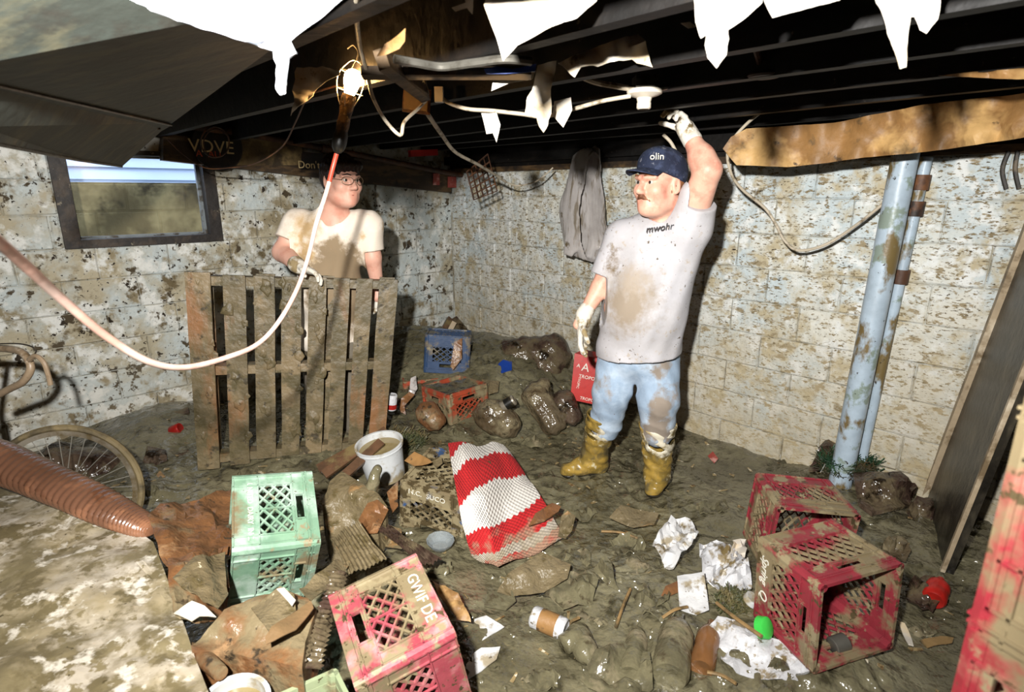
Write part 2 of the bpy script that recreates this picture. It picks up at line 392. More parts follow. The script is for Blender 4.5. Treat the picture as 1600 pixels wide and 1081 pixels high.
M['muddy_card'] = mat('mud_smeared_cardboard', '776a50', [('665a42', 4, 0.5, 0.08), ('886a45', 5, 0.62, 0.03), ('54492f', 12, 0.6, 0.04), ('b9ad92', 40, 0.69, 0.015)], rough=0.34, bump=1.0, bs=30, bd=0.015)
M['darkbrown'] = mat('dark_brown_wet_sheet', '41322a', [('57493c', 4, 0.55, 0.06), ('5a4f3c', 6, 0.55, 0.05), ('20180f', 9, 0.6, 0.04)], rough=0.2, bump=0.9, bs=13, bd=0.04, bdet=3)
M['bag_brown'] = mat('muddy_plastic_bag', '5f5340', [('4a3d2c', 4, 0.52, 0.06), ('756a52', 6, 0.57, 0.05), ('2b241a', 10, 0.62, 0.04)], rough=0.2, bump=0.9, bs=13, bd=0.04, bdet=3)
M['bag_grey'] = mat('grey_translucent_bag', 'b2aca8', [('b5b0ad', 5, 0.55, 0.06, (3, 3, 0.5)), ('7c7264', 7, 0.58, 0.05, (3, 3, 0.6)), ('5a4c33', 9, 0.66, 0.03)], rough=0.25, bump=0.3)
M['white_bag'] = mat('white_plastic_film', 'c4c4c6', [('857860', 14, 0.585, 0.03), (MUDC, 6, 0.60, 0.03), ('5a4e38', 34, 0.64, 0.02)], rough=0.35, bump=0.8, bs=14, bd=0.02)
M['white_cloth'] = mat('white_soiled_cloth', 'c9c9c9', [('958a74', 9, 0.585, 0.04), (MUDC, 6, 0.61, 0.03), ('5a4e38', 34, 0.66, 0.02)], rough=0.8, bump=0.6, bs=12, bd=0.02)
M['slab'] = mat('mud_spattered_pale_surface', 'bdb2a0', [('94876b', 2.6, 0.46, 0.07), ('756a4e', 5, 0.53, 0.05), ('685d42', 11, 0.55, 0.04), ('cdc5b6', 12, 0.585, 0.04), ('7b6f52', 26, 0.60, 0.03), ('4a4029', 34, 0.68, 0.02)], rough=0.5, bump=0.45, bs=20)
M['steel'] = mat('dull_bicycle_rim', '9b9282', [('6b5b3d', 6, 0.55, 0.06)], rough=0.35, metal=0.4, bump=0.1)
M['spoke'] = mat('spoke_wire', 'b7b2a6', rough=0.3, metal=0.5, bump=0)
M['tyre'] = mat('muddy_tyre', '7c6d4d', [('4b4230', 6, 0.55, 0.06)], rough=0.6)
M['bar_tape'] = mat('muddy_handlebar', '8a7760', [('5a4a35', 8, 0.55, 0.06), ('b8ab98', 6, 0.62, 0.04)], rough=0.4)
M['cord'] = mat('pinkish_orange_cord', 'dcae9c', [('e6c6b8', 4, 0.52, 0.08), ('b8705a', 9, 0.66, 0.04)], rough=0.4, bump=0.05)
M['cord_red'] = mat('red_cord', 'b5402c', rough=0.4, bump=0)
M['wire_white'] = mat('white_sheathed_wire', 'b9ad98', [('6a5c45', 12, 0.58, 0.04)], rough=0.5, bump=0.1)
M['wire_dark'] = mat('dark_cable', '2b2620', [('5e5240', 9, 0.6, 0.04)], rough=0.5, bump=0.1)
M['conduit'] = mat('armoured_cable_steel', '6d6a62', [('3a342a', 8, 0.55, 0.06)], rough=0.4, metal=0.6, bump=0.1)
M['rust'] = mat('rusty_metal', '4a3020', [('6b4528', 7, 0.55, 0.06), ('241a14', 9, 0.58, 0.04)], rough=0.6)
M['porcelain'] = mat('dirty_porcelain', 'cfc5b4', [('9b8b70', 9, 0.58, 0.05)], rough=0.3, bump=0.05)
M['black_plastic'] = mat('black_rubber', '15130f', [('3e3524', 9, 0.57, 0.05)], rough=0.4)
M['lamp_handle'] = mat('mud_caked_lamp_handle', '6a4d2a', [('2f2415', 20, 0.55, 0.05), ('9a7a4a', 30, 0.65, 0.03)], rough=0.5, bump=1.0, bs=50)
M['bulb'] = mat('glowing_bulb', 'ffffff', rough=0.3, bump=0, emis=((1.0, 0.56, 0.2, 1), 240))
M['bucket'] = mat('white_plastic_pail', 'c6c8c8', [('8f8266', 7, 0.57, 0.05), (MUDC, 5, 0.63, 0.04)], rough=0.3, bump=0.05)
M['muddy_water'] = mat('muddy_water', '93835b', [('7a6c49', 6, 0.5, 0.1)], rough=0.06, bump=0.1, bs=5, spec=0.6)
M['red_paint'] = mat('red_plastic', 'b3221b', [('8a1a14', 6, 0.6, 0.06), (MUDD, 8, 0.68, 0.03)], rough=0.35, bump=0.05)
M['white_print'] = mat('white_print', 'dcd9cc', [('a39b86', 30, 0.62, 0.04)], rough=0.6, bump=0)
M['cream_print'] = mat('cream_print', 'd8bf8a', rough=0.6, bump=0)
M['orange_print'] = mat('orange_print', 'c4502a', rough=0.6, bump=0)
M['black_print'] = mat('black_print', '1b1a1f', rough=0.6, bump=0)
M['green_needles'] = mat('dark_green_needles', '24402a', [('3a5a3c', 20, 0.58, 0.06), (MUDD, 6, 0.56, 0.05)], rough=0.4, bump=0)
M['muddy_needles'] = mat('muddy_green_needles', '4b4f32', [('6a5f3f', 9, 0.52, 0.06)], rough=0.5, bump=0)
M['green_plastic'] = mat('bright_green_plastic', '3fbf4a', rough=0.3, bump=0)
M['blue_plastic'] = mat('bright_blue_plastic', '1f3f8f', rough=0.35, bump=0.1)
M['glass'] = mat('clear_glass_dish', 'c8d0d2', rough=0.08, bump=0, trans=0.7, spec=0.8)
M['plank'] = mat('pale_weathered_strip', 'a7957a', [('6e5d44', 8, 0.57, 0.05), ('c2b49c', 5, 0.6, 0.05)], rough=0.6)
M['dark_panel'] = mat('dark_wet_panel', '2b2720', [('464034', 4, 0.55, 0.06, (2, 2, 0.7)), ('17140f', 6, 0.55, 0.06)], rough=0.35, bump=0.3)
M['plank_brown'] = mat('red_brown_wet_plank', '5f4430', [('483526', 5, 0.52, 0.06), (MUDC, 6, 0.57, 0.05)], rough=0.35)
M['stick'] = mat('pale_stick', '8d7148', [(MUDD, 9, 0.55, 0.06)], rough=0.6)
M['bottle_mud'] = mat('mud_coated_bottle', '6e6850', [('585340', 8, 0.52, 0.06), ('837860', 5, 0.6, 0.05), ('463e2e', 18, 0.63, 0.04)], rough=0.2, bump=0.7, bs=15, bd=0.03, bdet=3)
M['bottle_brown'] = mat('amber_bottle', '7a5433', [('604226', 6, 0.52, 0.06), ('b9a98a', 5, 0.66, 0.03)], rough=0.2, bump=0.1)
M['siding'] = mat('pale_blue_metal_siding', 'aebfd8', rough=0.35, bump=0, var=0.05)
M['concrete'] = mat('window_well_concrete', '8d8360', [('5c5339', 2.6, 0.5, 0.08), ('3a3423', 4, 0.57, 0.06)], rough=0.9, bump=0.6)

# ================================================================== THE SETTING
LEN_R, LEN_L = 6.6, 5.6
TOPZ = 2.16
# mud floor -------------------------------------------------------
def build_floor():
    st = 0.02
    xs = np.arange(-4.9, 4.3, st); ys = np.arange(-4.2, 5.75, st)
    def inside(x, y, e=0.06):
        d = Vector((x, y, 0)) - CORNER; a = d.dot(DR); b = d.dot(DL)
        return -e < a < LEN_R + e and -e < b < LEN_L + e
    fine_x = [x for x in xs]; idx = {}; vs = []; fs = []
    ys_f = np.concatenate([np.arange(-4.2, 0.9, 0.1), np.arange(0.9, 3.2, 0.0105), np.arange(3.2, 5.75, 0.018)])
    xs_f = np.concatenate([np.arange(-4.9, -2.6, 0.08), np.arange(-2.6, -1.2, 0.018), np.arange(-1.2, 1.9, 0.0115), np.arange(1.9, 2.6, 0.018), np.arange(2.6, 4.4, 0.1)])
    for j, y in enumerate(ys_f):
        for i, x in enumerate(xs_f):
            if inside(x, y): idx[(i, j)] = len(vs); vs.append((x, y, H(x, y)))
    for (i, j), a in idx.items():
        b, c, d = idx.get((i + 1, j)), idx.get((i + 1, j + 1)), idx.get((i, j + 1))
        if b is not None and c is not None and d is not None: fs.append((a, b, c, d))
    return tag(mesh_obj('floor', vs, fs, M['mud'], smooth=True, origin=(0, 2, 0)), kind='structure')
FLOOR = build_floor()

# block walls -----------------------------------------------------
def block_mesh(w, h, seed):
    """one concrete block: a slightly lumpy face with rounded arrises; local x along the wall, y out of the wall, z up"""
    rnd = random.Random(seed); e = 0.008
    xs = [-w / 2, -w / 2 + e, -w / 6, w / 6, w / 2 - e, w / 2]; zs = [-h / 2, -h / 2 + e, 0, h / 2 - e, h / 2]
    v = []; f = []
    for j, z in enumerate(zs):
        for i, x in enumerate(xs):
            edge = i in (0, 5) or j in (0, 4)
            v.append((x + rnd.uniform(-1, 1) * 0.002, (-0.007 if edge else 0.0) + rnd.uniform(-1, 1) * 0.0018, z + rnd.uniform(-1, 1) * 0.002))
    n = 6
    for j in range(4):
        for i in range(5): f.append((j * n + i + 1, j * n + i, (j + 1) * n + i, (j + 1) * n + i + 1))
    b = len(v); v += [(-w / 2, -0.04, -h / 2), (w / 2, -0.04, -h / 2), (w / 2, -0.04, h / 2), (-w / 2, -0.04, h / 2)]
    f += [(0, 1, 2, 3, 4, 5, b + 1, b), tuple([4 * n + k for k in range(5, -1, -1)] + [b + 3, b + 2]), tuple([j * n for j in range(4, -1, -1)] + [b, b + 3]), tuple([j * n + 5 for j in range(5)] + [b + 2, b + 1])]
    return v, f
MESHC = {}
def place_block(wall, w, h, pos, ax, m, jig=0.0025):
    w = round(w, 3); h = round(h, 3); key = (w, h, m.name, random.randrange(4))
    if key not in MESHC:
        v, f = block_mesh(w, h, len(MESHC)); me = bpy.data.meshes.new('block'); me.from_pydata(v, [], f); me.materials.append(m); me.update(); MESHC[key] = me
    o = bpy.data.objects.new('block', MESHC[key]); COL.objects.link(o); o.parent = wall
    n = Vector((0, 0, 1)).cross(ax); n.normalize()
    o.matrix_local = frameM(Vector(pos) + n * random.uniform(-jig, jig) - WL[wall.name], ax, n) @ Euler((random.uniform(-1, 1) * 0.006, random.uniform(-1, 1) * 0.004, random.uniform(-1, 1) * 0.006)).to_matrix().to_4x4()
    return o
def slab(name, o, d, n, s0, s1, z0, z1, t, m):
    """upright slab whose front face lies in the plane through o, facing n"""
    q = [o + d * s0, o + d * s1, o + d * s1 - n * t, o + d * s0 - n * t]
    return [p + Vector((0, 0, z0)) for p in q] + [p + Vector((0, 0, z1)) for p in q]

# window opening on the left wall
WS0 = onwall(340, 320, 'L')[1]; WS1 = onwall(88, 320, 'L')[1]; WZ0 = 1.265; WZ1 = 1.85
def courses(wall, o, d, L, z_start, z_end, m, hole=None, ax=None):
    z = z_start; k = 0
    while z < z_end - 0.03:
        hh = min(0.2, z_end - z); s = -0.2 if k % 2 else 0.0
        while s < L:
            a, b = max(s, 0.0), min(s + 0.4, L)
            segs = [(a, b)]
            if hole and z + hh > hole[2] + 0.05 and z < hole[3] - 0.05:
                segs = [(x0, x1) for x0, x1 in ((a, min(b, hole[0])), (max(a, hole[1]), b)) if x1 - x0 > 0.02]
                if b <= hole[0] or a >= hole[1]: segs = [(a, b)]
            for x0, x1 in segs:
                if x1 - x0 < 0.03: continue
                place_block(wall, x1 - x0 - 0.004, hh - 0.004, o + d * ((x0 + x1) / 2) + Vector((0, 0, z + hh / 2)), ax, m)
            s += 0.4
        z += 0.2; k += 1
N_R, N_L = DL, DR          # inward normals of the right and left walls
mb = MB(); mb.hexa(slab('', CORNER - N_R * 0.012, DR, N_R, -0.2, LEN_R, -0.3, TOPZ, 0.18, None))
wall_right = mb.build('wall_right', M['mortar'], origin=CORNER); tag(wall_right, kind='structure')
courses(wall_right, CORNER, DR, LEN_R, -0.04, 1.76, M['block'], ax=-DR)
mb = MB(); o2 = CORNER - N_L * 0.012
for s0, s1, z0, z1 in ((-0.2, WS0, -0.3, TOPZ), (WS1, LEN_L, -0.3, TOPZ), (WS0, WS1, -0.3, WZ0), (WS0, WS1, WZ1, TOPZ)):
    mb.hexa(slab('', o2, DL, N_L, s0, s1, z0, z1, 0.18, None))
wall_left = mb.build('wall_left', M['mortar'], origin=CORNER); tag(wall_left, kind='structure')
courses(wall_left, CORNER, DL, LEN_L, -0.135, 1.865, M['blockL'], hole=(WS0, WS1, WZ0, WZ1), ax=DL)
mb = MB(); mb.hexa(slab('', CORNER + DL * LEN_L, DR, -DL, -0.2, LEN_R + 0.2, -0.3, TOPZ, 0.18, None)); tag(mb.build('wall_back', M['mortar']), kind='structure')
mb = MB(); mb.hexa(slab('', CORNER + DR * LEN_R, DL, -DR, -0.2, LEN_L + 0.2, -0.3, TOPZ, 0.18, None)); tag(mb.build('wall_side', M['mortar']), kind='structure')

# ceiling: boards with joists running parallel to the right wall ---
mb = MB(); q = [CORNER - DR * 0.2 - DL * 0.2, CORNER + DR * (LEN_R + 0.2) - DL * 0.2, CORNER + DR * (LEN_R + 0.2) + DL * (LEN_L + 0.2), CORNER - DR * 0.2 + DL * (LEN_L + 0.2)]
mb.hexa([p + Vector((0, 0, TOPZ)) for p in q] + [p + Vector((0, 0, TOPZ + 0.05)) for p in q])
ceiling = mb.build('ceiling', M['subfloor']); tag(ceiling, kind='structure')
def joist(s, z0=1.935, z1=TOPZ, w=0.045, a=0.0, b=LEN_R, m='black_wood', nm='joist'):
    mbj = MB(); c = CORNER + DL * s
    n = 14
    vs = []
    for i in range(n + 1):
        t = a + (b - a) * i / n; p = c + DR * t; sag = 0.006 * math.sin(t * 1.3 + s * 3)
        for y, z in ((-w / 2, z0 + sag), (w / 2, z0 + sag), (w / 2, z1), (-w / 2, z1)): vs.append(p + DL * y + Vector((0, 0, z)))
    fs = [(3, 2, 1, 0), tuple(n * 4 + k for k in range(4))]
    for i in range(n):
        for k in range(4): fs.append((i * 4 + k, i * 4 + (k + 1) % 4, (i + 1) * 4 + (k + 1) % 4, (i + 1) * 4 + k))
    mbj.add(vs, fs); return mbj.build(nm, M[m], ceiling)
s = 0.30
while s < LEN_L: joist(s); s += 0.41
# sill plate and rim board on the right wall
mb = MB(); mb.hexa(slab('', CORNER + N_R * 0.03, DR, N_R, 0, LEN_R, 1.762, 1.80, 0.2, None)); tag(mb.build('trim_1', M['brown_wood']), kind='structure')
mb = MB(); mb.hexa(slab('', CORNER + N_R * 0.005, DR, N_R, 0, LEN_R, 1.802, TOPZ - 0.002, 0.15, None)); tag(mb.build('trim_2', M['black_wood']), kind='structure')
mb = MB(); mb.hexa(slab('', CORNER + N_R * 0.075, DR, N_R, 0, LEN_R, 1.83, 1.90, 0.06, None)); tag(mb.build('trim_3', M['black_wood']), kind='structure')

# window ----------------------------------------------------------
def wpt(s, z, off=0.0): return CORNER + DL * s + N_L * off + Vector((0, 0, z))
win = empty('window_1', wpt((WS0 + WS1) / 2, WZ0), kind='structure')
def wbox(s0, s1, z0, z1, f, b):     # f / b: front and back offset from the wall face
    q = [wpt(s0, 0, f), wpt(s1, 0, f), wpt(s1, 0, b), wpt(s0, 0, b)]
    return [p + Vector((0, 0, z0)) for p in q] + [p + Vector((0, 0, z1)) for p in q]
fw = 0.075
MB().hexa(wbox(WS0, WS0 + fw, WZ0, WZ1, 0.03, -0.13)).build('window_jamb', M['dark_frame'], win)
MB().hexa(wbox(WS1 - fw * 1.1, WS1, WZ0, WZ1, 0.03, -0.13)).build('window_jamb', M['dark_frame'], win)
MB().hexa(wbox(WS0 + fw, WS1 - fw * 1.1, WZ0, WZ0 + 0.05, 0.035, -0.13)).build('window_sill', M['dark_frame'], win)
MB().hexa(wbox(WS0 + fw, WS1 - fw * 1.1, WZ1 - 0.03, WZ1, 0.03, -0.13)).build('window_head', M['dark_frame'], win)
a0, a1, z0, z1 = WS0 + fw, WS1 - fw * 1.1, WZ0 + 0.05, WZ1 - 0.03
sash = MB()
for bx in ((a0, a0 + 0.022, z0, z1), (a1 - 0.012, a1, z0, z1), (a0 + 0.022, a1 - 0.012, z0, z0 + 0.014), (a0 + 0.022, a1 - 0.012, z1 - 0.014, z1)): sash.hexa(wbox(*bx, -0.05, -0.08))
sash = sash.build('window_frame', M['grey_frame'], win)
gm = bpy.data.materials.new('dusty_window_glass'); gm.use_nodes = True; nt = gm.node_tree; nt.nodes.clear()
out = nt.nodes.new('ShaderNodeOutputMaterial'); tr = nt.nodes.new('ShaderNodeBsdfTransparent'); gl = nt.nodes.new('ShaderNodeBsdfGlossy'); gl.inputs['Roughness'].default_value = 0.15; mx = nt.nodes.new('ShaderNodeMixShader'); mx.inputs[0].default_value = 0.04
nt.links.new(tr.outputs[0], mx.inputs[1]); nt.links.new(gl.outputs[0], mx.inputs[2]); nt.links.new(mx.outputs[0], out.inputs[0])
MB().hexa(wbox(a0 + 0.02, a1 - 0.01, z0 + 0.012, z1 - 0.012, -0.063, -0.067)).build('pane', gm, win)
# concrete window well and the neighbour's siding outside
well = MB().hexa(slab('', CORNER - N_L * 0.75, DL, N_L, WS0 - 1.2, WS1 + 1.2, 0.9, 1.665, 0.2, None)).build('wall_outside', M['concrete']); tag(well, kind='structure')
for r in range(3):
    for c in range(8):
        place_block(well, 0.391, 0.19, CORNER - N_L * 0.745 + DL * (WS0 - 1.0 + 0.4 * c + (0.2 if r % 2 else 0)) + Vector((0, 0, 1.06 + 0.2 * r + 0.1)), DL, M['concrete'])
sid = empty('wall_neighbour', CORNER - N_L * 1.6 + DL * WS0 + Vector((0, 0, 1.4)), kind='structure')
for k in range(9):
    z = 1.40 + 0.1 * k
    MB().add([CORNER - N_L * 1.6 + DL * s_ + Vector((0, 0, zz)) + N_L * yy for s_ in (WS0 - 2.2, WS1 + 1.5) for zz, yy in ((z, 0.035), (z + 0.10, 0.0), (z + 0.10, -0.02), (z, -0.02))],
             [(3, 2, 1, 0), (4, 5, 6, 7), (0, 1, 5, 4), (1, 2, 6, 5), (2, 3, 7, 6), (3, 0, 4, 7)]).build('siding_board', M['siding'], sid)

# sloping board and pipe along the top of the left wall -------------
def wl(px, py, off): return onwall(px, py, 'L', off)[0]
ft = [wl(255, 209, 0.10), wl(705, 266, 0.10)]; fb = [wl(255, 250, 0.10), wl(705, 301, 0.10)]
bk = [p - N_L * 0.085 for p in (fb[0], fb[1], ft[0], ft[1])]
MB().hexa([fb[0], fb[1], bk[1], bk[0], ft[0], ft[1], bk[3], bk[2]]).build('wooden_board', M['brown_wood'])
tag(bpy.data.objects['wooden_board'], 'dark mud-stained board sloping along the top of the left wall', 'board')
pp = spline([wl(265, 193, 0.17), wl(400, 212, 0.17), wl(560, 242, 0.17), wl(700, 270, 0.17), wl(795, 286, 0.10)], 6)
pipe = MB().tube(pp, 0.022, 10).build('drain_pipe', M['rust'], smooth=True); tag(pipe, 'rusty pipe running above the board on the left wall', 'pipe')
MB().lathe(pp[10], pp[11] - pp[9], [(0.023, -0.03), (0.031, -0.03), (0.031, 0.03), (0.023, 0.03)], 12).build('coupling', M['rust'], pipe)
MB().lathe(pp[-2], pp[-1] - pp[-3], [(0.023, -0.03), (0.032, -0.03), (0.032, 0.03), (0.023, 0.03)], 12).build('coupling', M['rust'], pipe)

# ================================================================== PEOPLE
M['skin'] = mat('flushed_skin', 'd2a08a', [('c28470', 14, 0.56, 0.08), ('e3b49c', 8, 0.6, 0.08)], rough=0.5, bump=0.1, bs=120, bd=0.002, var=0.08, sss=0.08)
M['skin2'] = mat('fair_skin', 'd0a08c', [('c08874', 10, 0.58, 0.08)], rough=0.5, bump=0.1, bs=120, bd=0.002, var=0.08, sss=0.08)
M['eye_white'] = mat('eye_white', 'b9aea2', rough=0.2, bump=0)
M['iris'] = mat('dark_iris', '2c2420', rough=0.15, bump=0)
M['hair_dark'] = mat('dark_brown_hair', '1c1310', [('33221a', 30, 0.55, 0.1, (1, 1, 0.2))], rough=0.5, bump=0.6, bs=90)
M['hair_red'] = mat('reddish_brown_hair', '6a3f27', [('8a5a38', 40, 0.55, 0.1, (1, 1, 0.3))], rough=0.55, bump=0.6, bs=120)
M['lips'] = mat('lips', 'b06a58', rough=0.4, bump=0.05)
M['shirt_grey'] = mat('mud_spattered_grey_t_shirt', 'b3b1b4', [('a6a3a4', 5, 0.52, 0.08), ('a39a90', 26, 0.64, 0.03), ('5b5042', 38, 0.665, 0.012)], rough=0.85, bump=0.25, bs=60, bd=0.004, var=0.06)
M['denim'] = mat('faded_blue_denim', '95a8bc', [('aab9c8', 6, 0.55, 0.08), ('857a6e', 5, 0.58, 0.05), ('6c5f4e', 40, 0.70, 0.015)], rough=0.85, bump=0.3, bs=50, bd=0.005)
M['boot'] = mat('muddy_yellow_rubber_boot', 'a5873f', [('786430', 9, 0.48, 0.06), ('5a4f34', 6, 0.53, 0.04), ('b89a4c', 5, 0.6, 0.05), ('bdb291', 15, 0.64, 0.03)], rough=0.3, bump=0.3, bs=25)
M['boot_sole'] = mat('dark_boot_sole', '2a261d', rough=0.35)
M['glove'] = mat('muddy_white_cotton_glove', 'd5cfc2', [('8b7a58', 12, 0.55, 0.04), ('5b4c30', 18, 0.62, 0.03)], rough=0.85, bump=0.3, bs=80)
M['cap'] = mat('navy_cotton_cap', '1a2238', [('2d364e', 20, 0.56, 0.06), ('62646e', 45, 0.64, 0.03)], rough=0.85, bump=0.3, bs=120)
M['trousers'] = mat('grey_work_trousers', '6f675a', [('4f4534', 6, 0.55, 0.06)], rough=0.85)
M['lens_rim'] = mat('thin_metal_spectacle_rim', '8a7a62', rough=0.3, metal=0.7, bump=0)

def stain(m, c, scale, radius, colour, nscale=12, namp=0.35, soft=0.04, ro=None):
    """soak a patch of the cloth: an ellipsoid round c (world), ragged edge"""
    nt = m.node_tree; N = nt.nodes; L = nt.links; b = N['Principled BSDF']; src = b.inputs['Base Color'].links[0].from_socket
    g = N.new('ShaderNodeNewGeometry'); nn = N.new('ShaderNodeTexNoise'); nn.inputs['Scale'].default_value = nscale; nn.inputs['Detail'].default_value = 7; nn.inputs['Roughness'].default_value = 0.65; L.new(g.outputs['Position'], nn.inputs['Vector'])
    su = N.new('ShaderNodeVectorMath'); su.operation = 'SUBTRACT'; su.inputs[1].default_value = tuple(c); L.new(g.outputs['Position'], su.inputs[0])
    sc = N.new('ShaderNodeVectorMath'); sc.operation = 'MULTIPLY'; sc.inputs[1].default_value = scale; L.new(su.outputs[0], sc.inputs[0])
    ln = N.new('ShaderNodeVectorMath'); ln.operation = 'LENGTH'; L.new(sc.outputs[0], ln.inputs[0])
    a = N.new('ShaderNodeMath'); a.operation = 'MULTIPLY_ADD'; a.inputs[1].default_value = namp; L.new(nn.outputs['Fac'], a.inputs[0]); L.new(ln.outputs['Value'], a.inputs[2])
    r = N.new('ShaderNodeMapRange'); r.inputs[1].default_value = radius + namp * 0.5 - soft; r.inputs[2].default_value = radius + namp * 0.5 + soft; r.inputs[3].default_value = 1; r.inputs[4].default_value = 0; L.new(a.outputs[0], r.inputs[0])
    mx = N.new('ShaderNodeMix'); mx.data_type = 'RGBA'; L.new(r.outputs[0], mx.inputs[0]); L.new(src, mx.inputs[6]); mx.inputs[7].default_value = C(colour); L.new(mx.outputs[2], b.inputs['Base Color'])
def basis(f, up=(0, 0, 1)):
    """columns: right-hand side axis, forward, up"""
    f = Vector(f).normalized(); u = Vector(up); x = f.cross(u).normalized(); u = x.cross(f).normalized()
    return Matrix(((x.x, f.x, u.x), (x.y, f.y, u.y), (x.z, f.z, u.z)))
def head(F, c, R, s=1.0, neck=None, nr=0.058):
    def T(x, y, z): return c + R @ (Vector((x, y, z)) * s)
    E = lambda p, r, k=0.015, op='u': F.ell(T(*p), [q * s for q in r], R, k * s, op)
    E((0, -0.014, 0.035), (0.077, 0.097, 0.086)); E((0, 0.024, -0.03), (0.062, 0.068, 0.085), 0.03); E((0, 0.03, -0.075), (0.05, 0.054, 0.042), 0.03)
    E((0, 0.072, -0.1), (0.022, 0.02, 0.018), 0.025)
    for sx in (-1, 1):
        E((0.043 * sx, 0.06, -0.028), (0.026, 0.028, 0.026), 0.025); E((0.05 * sx, 0.01, -0.075), (0.02, 0.04, 0.025), 0.03)
        F.ell(T(0.031 * sx, 0.101, 0.004), [0.019 * s, 0.014 * s, 0.012 * s], R, 0.012 * s, 's')
        E((0.079 * sx, -0.012, -0.006), (0.009, 0.021, 0.034), 0.008); F.ell(T(0.087 * sx, -0.008, -0.004), [0.006 * s, 0.011 * s, 0.02 * s], R, 0.006 * s, 's')
        E((0.012 * sx, 0.101, -0.036), (0.009, 0.011, 0.008), 0.01)
        F.cone(T(0.012 * sx, 0.094, 0.02), T(0.048 * sx, 0.078, 0.022), 0.011 * s, 0.009 * s, 0.012 * s)
    F.cone(T(0, 0.088, 0.012), T(0, 0.114, -0.03), 0.009 * s, 0.0125 * s, 0.012 * s)
    F.cone(T(-0.02, 0.084, -0.061), T(0.02, 0.084, -0.061), 0.007 * s, 0.007 * s, 0.01 * s); F.cone(T(-0.018, 0.083, -0.074), T(0.018, 0.083, -0.074), 0.0075 * s, 0.0075 * s, 0.008 * s)
    F.cone(T(-0.022, 0.096, -0.0675), T(0.022, 0.096, -0.0675), 0.002 * s, 0.002 * s, 0.004, 's')
    F.cone(T(0, -0.025, -0.05), neck, nr, nr * 1.15, 0.035)
    return T
def eyes(T, R, s, root):
    for sx in (-1, 1):
        e = MB(); c = T(0.031 * sx, 0.0762, 0.003); f = R @ Vector((0, 1, 0))
        e.lathe(c, f, [(0.0128 * s * math.sin(a), 0.0128 * s * math.cos(a)) for a in [math.pi * k / 10 for k in range(11)]], 14); ee = e.build('eye', M['eye_white'], root, True)
        MB().lathe(c + f * 0.0105 * s, f, [(0.0001, 0.0032 * s), (0.003 * s, 0.003 * s), (0.0064 * s, 0.0006 * s), (0.0066 * s, -0.001 * s)], 14).build('iris', M['iris'], ee, True)
def hand(F, w, d, n, thumb=1, curl=0.5, s=1.0, r=0.0105, c0=None):
    d = Vector(d).normalized(); n = Vector(n); n = (n - d * n.dot(d)).normalized(); t = d.cross(n).normalized() * thumb
    Rm = Matrix(((t.x, d.x, n.x), (t.y, d.y, n.y), (t.z, d.z, n.z)))
    F.ell(w + d * 0.048 * s, (0.043 * s, 0.056 * s, 0.02 * s), Rm, 0.012); F.cone(w - d * 0.03, w + d * 0.02 * s, 0.033 * s, 0.03 * s, 0.015)
    for i, (ln, cu) in enumerate(zip((0.07, 0.08, 0.074, 0.058), (0.85, 1, 1.08, 1.2))):
        p = w + d * (0.088 - 0.006 * abs(i - 1)) * s + t * (0.031 - 0.0205 * i) * s; a = curl * cu * (0.5 if c0 is None else c0)
        for sg, L in enumerate((0.44, 0.32, 0.24)):
            dd = d * math.cos(a) + n * math.sin(a) + t * (0.06 - 0.04 * i); q = p + dd.normalized() * ln * s * L * 1.15
            F.cone(p, q, r * s * (1 - 0.1 * sg), r * s * (0.92 - 0.1 * sg), 0.004); p = q; a += curl * cu
    p = w + d * 0.022 * s + t * 0.034 * s; a = 0.2
    for L, rr in ((0.04, 0.0135), (0.034, 0.012), (0.026, 0.0105)):
        dd = (d * 0.72 + t * 0.62 * (1 - a * 0.5) + n * (0.25 + a * 0.5)).normalized(); q = p + dd * L * s; F.cone(p, q, rr * s, rr * 0.92 * s, 0.006); p = q; a += 0.35 * curl

# ---------------------------------------------------------------- man in the cap, arm raised to the joists
rm = empty('person', G(975, 755), 'man in navy cap and grey t-shirt reaching up to the ceiling joists', 'person')
tf = Vector((-0.45, -0.9, 0)).normalized(); TR = basis(tf)                       # torso frame
hf = Vector((-0.83, -0.55, 0.02)); HR = basis(hf, (0.04, 0.02, 1))
hc = P(1030, 287, 2.74); hs = 1.14
nb = P(1041, 340, 2.80)
shR, shL = P(972, 372, 2.90), P(1078, 345, 2.72)
elR, wrR = P(937, 450, 2.88), P(911, 494, 2.84)
elL, wrL = P(1106, 266, 2.60), P(1076, 208, 2.72)
chest, belly, hip = P(1020, 398, 2.84), P(1003, 480, 2.86), P(996, 550, 2.90)
def torso(F, g=0.0):
    F.ell(chest, (0.205 + g, 0.135 + g, 0.19 + g), TR, 0.06); F.ell(belly + tf * 0.035, (0.195 + g, 0.155 + g, 0.17 + g), TR, 0.07); F.ell(hip, (0.185 + g, 0.14 + g, 0.14 + g), TR, 0.06)
    F.cone(shR, shL, 0.07 + g, 0.075 + g, 0.06); F.cone(nb, chest, 0.07 + g, 0.1 + g, 0.05)
lo, hi = (0.0, 2.2, 0.45), (1.35, 3.35, 2.02)
F = Field(lo, hi, 0.0055)
torso(F, -0.012)
T = head(F, hc, HR, hs, neck=nb, nr=0.068)
F.ell(T(0, 0.03, -0.1), (0.05, 0.05, 0.03), HR, 0.04)                            # full jowl
F.cone(shR, elR, 0.056, 0.046, 0.03); F.cone(elR, wrR, 0.046, 0.031, 0.015); F.cone(wrR, wrR + (wrR - elR).normalized() * 0.05, 0.031, 0.026, 0.01)
F.cone(shL, elL, 0.072, 0.058, 0.04); F.cone(elL, wrL, 0.057, 0.034, 0.02); F.cone(wrL, wrL + (wrL - elL).normalized() * 0.04, 0.034, 0.028, 0.01)
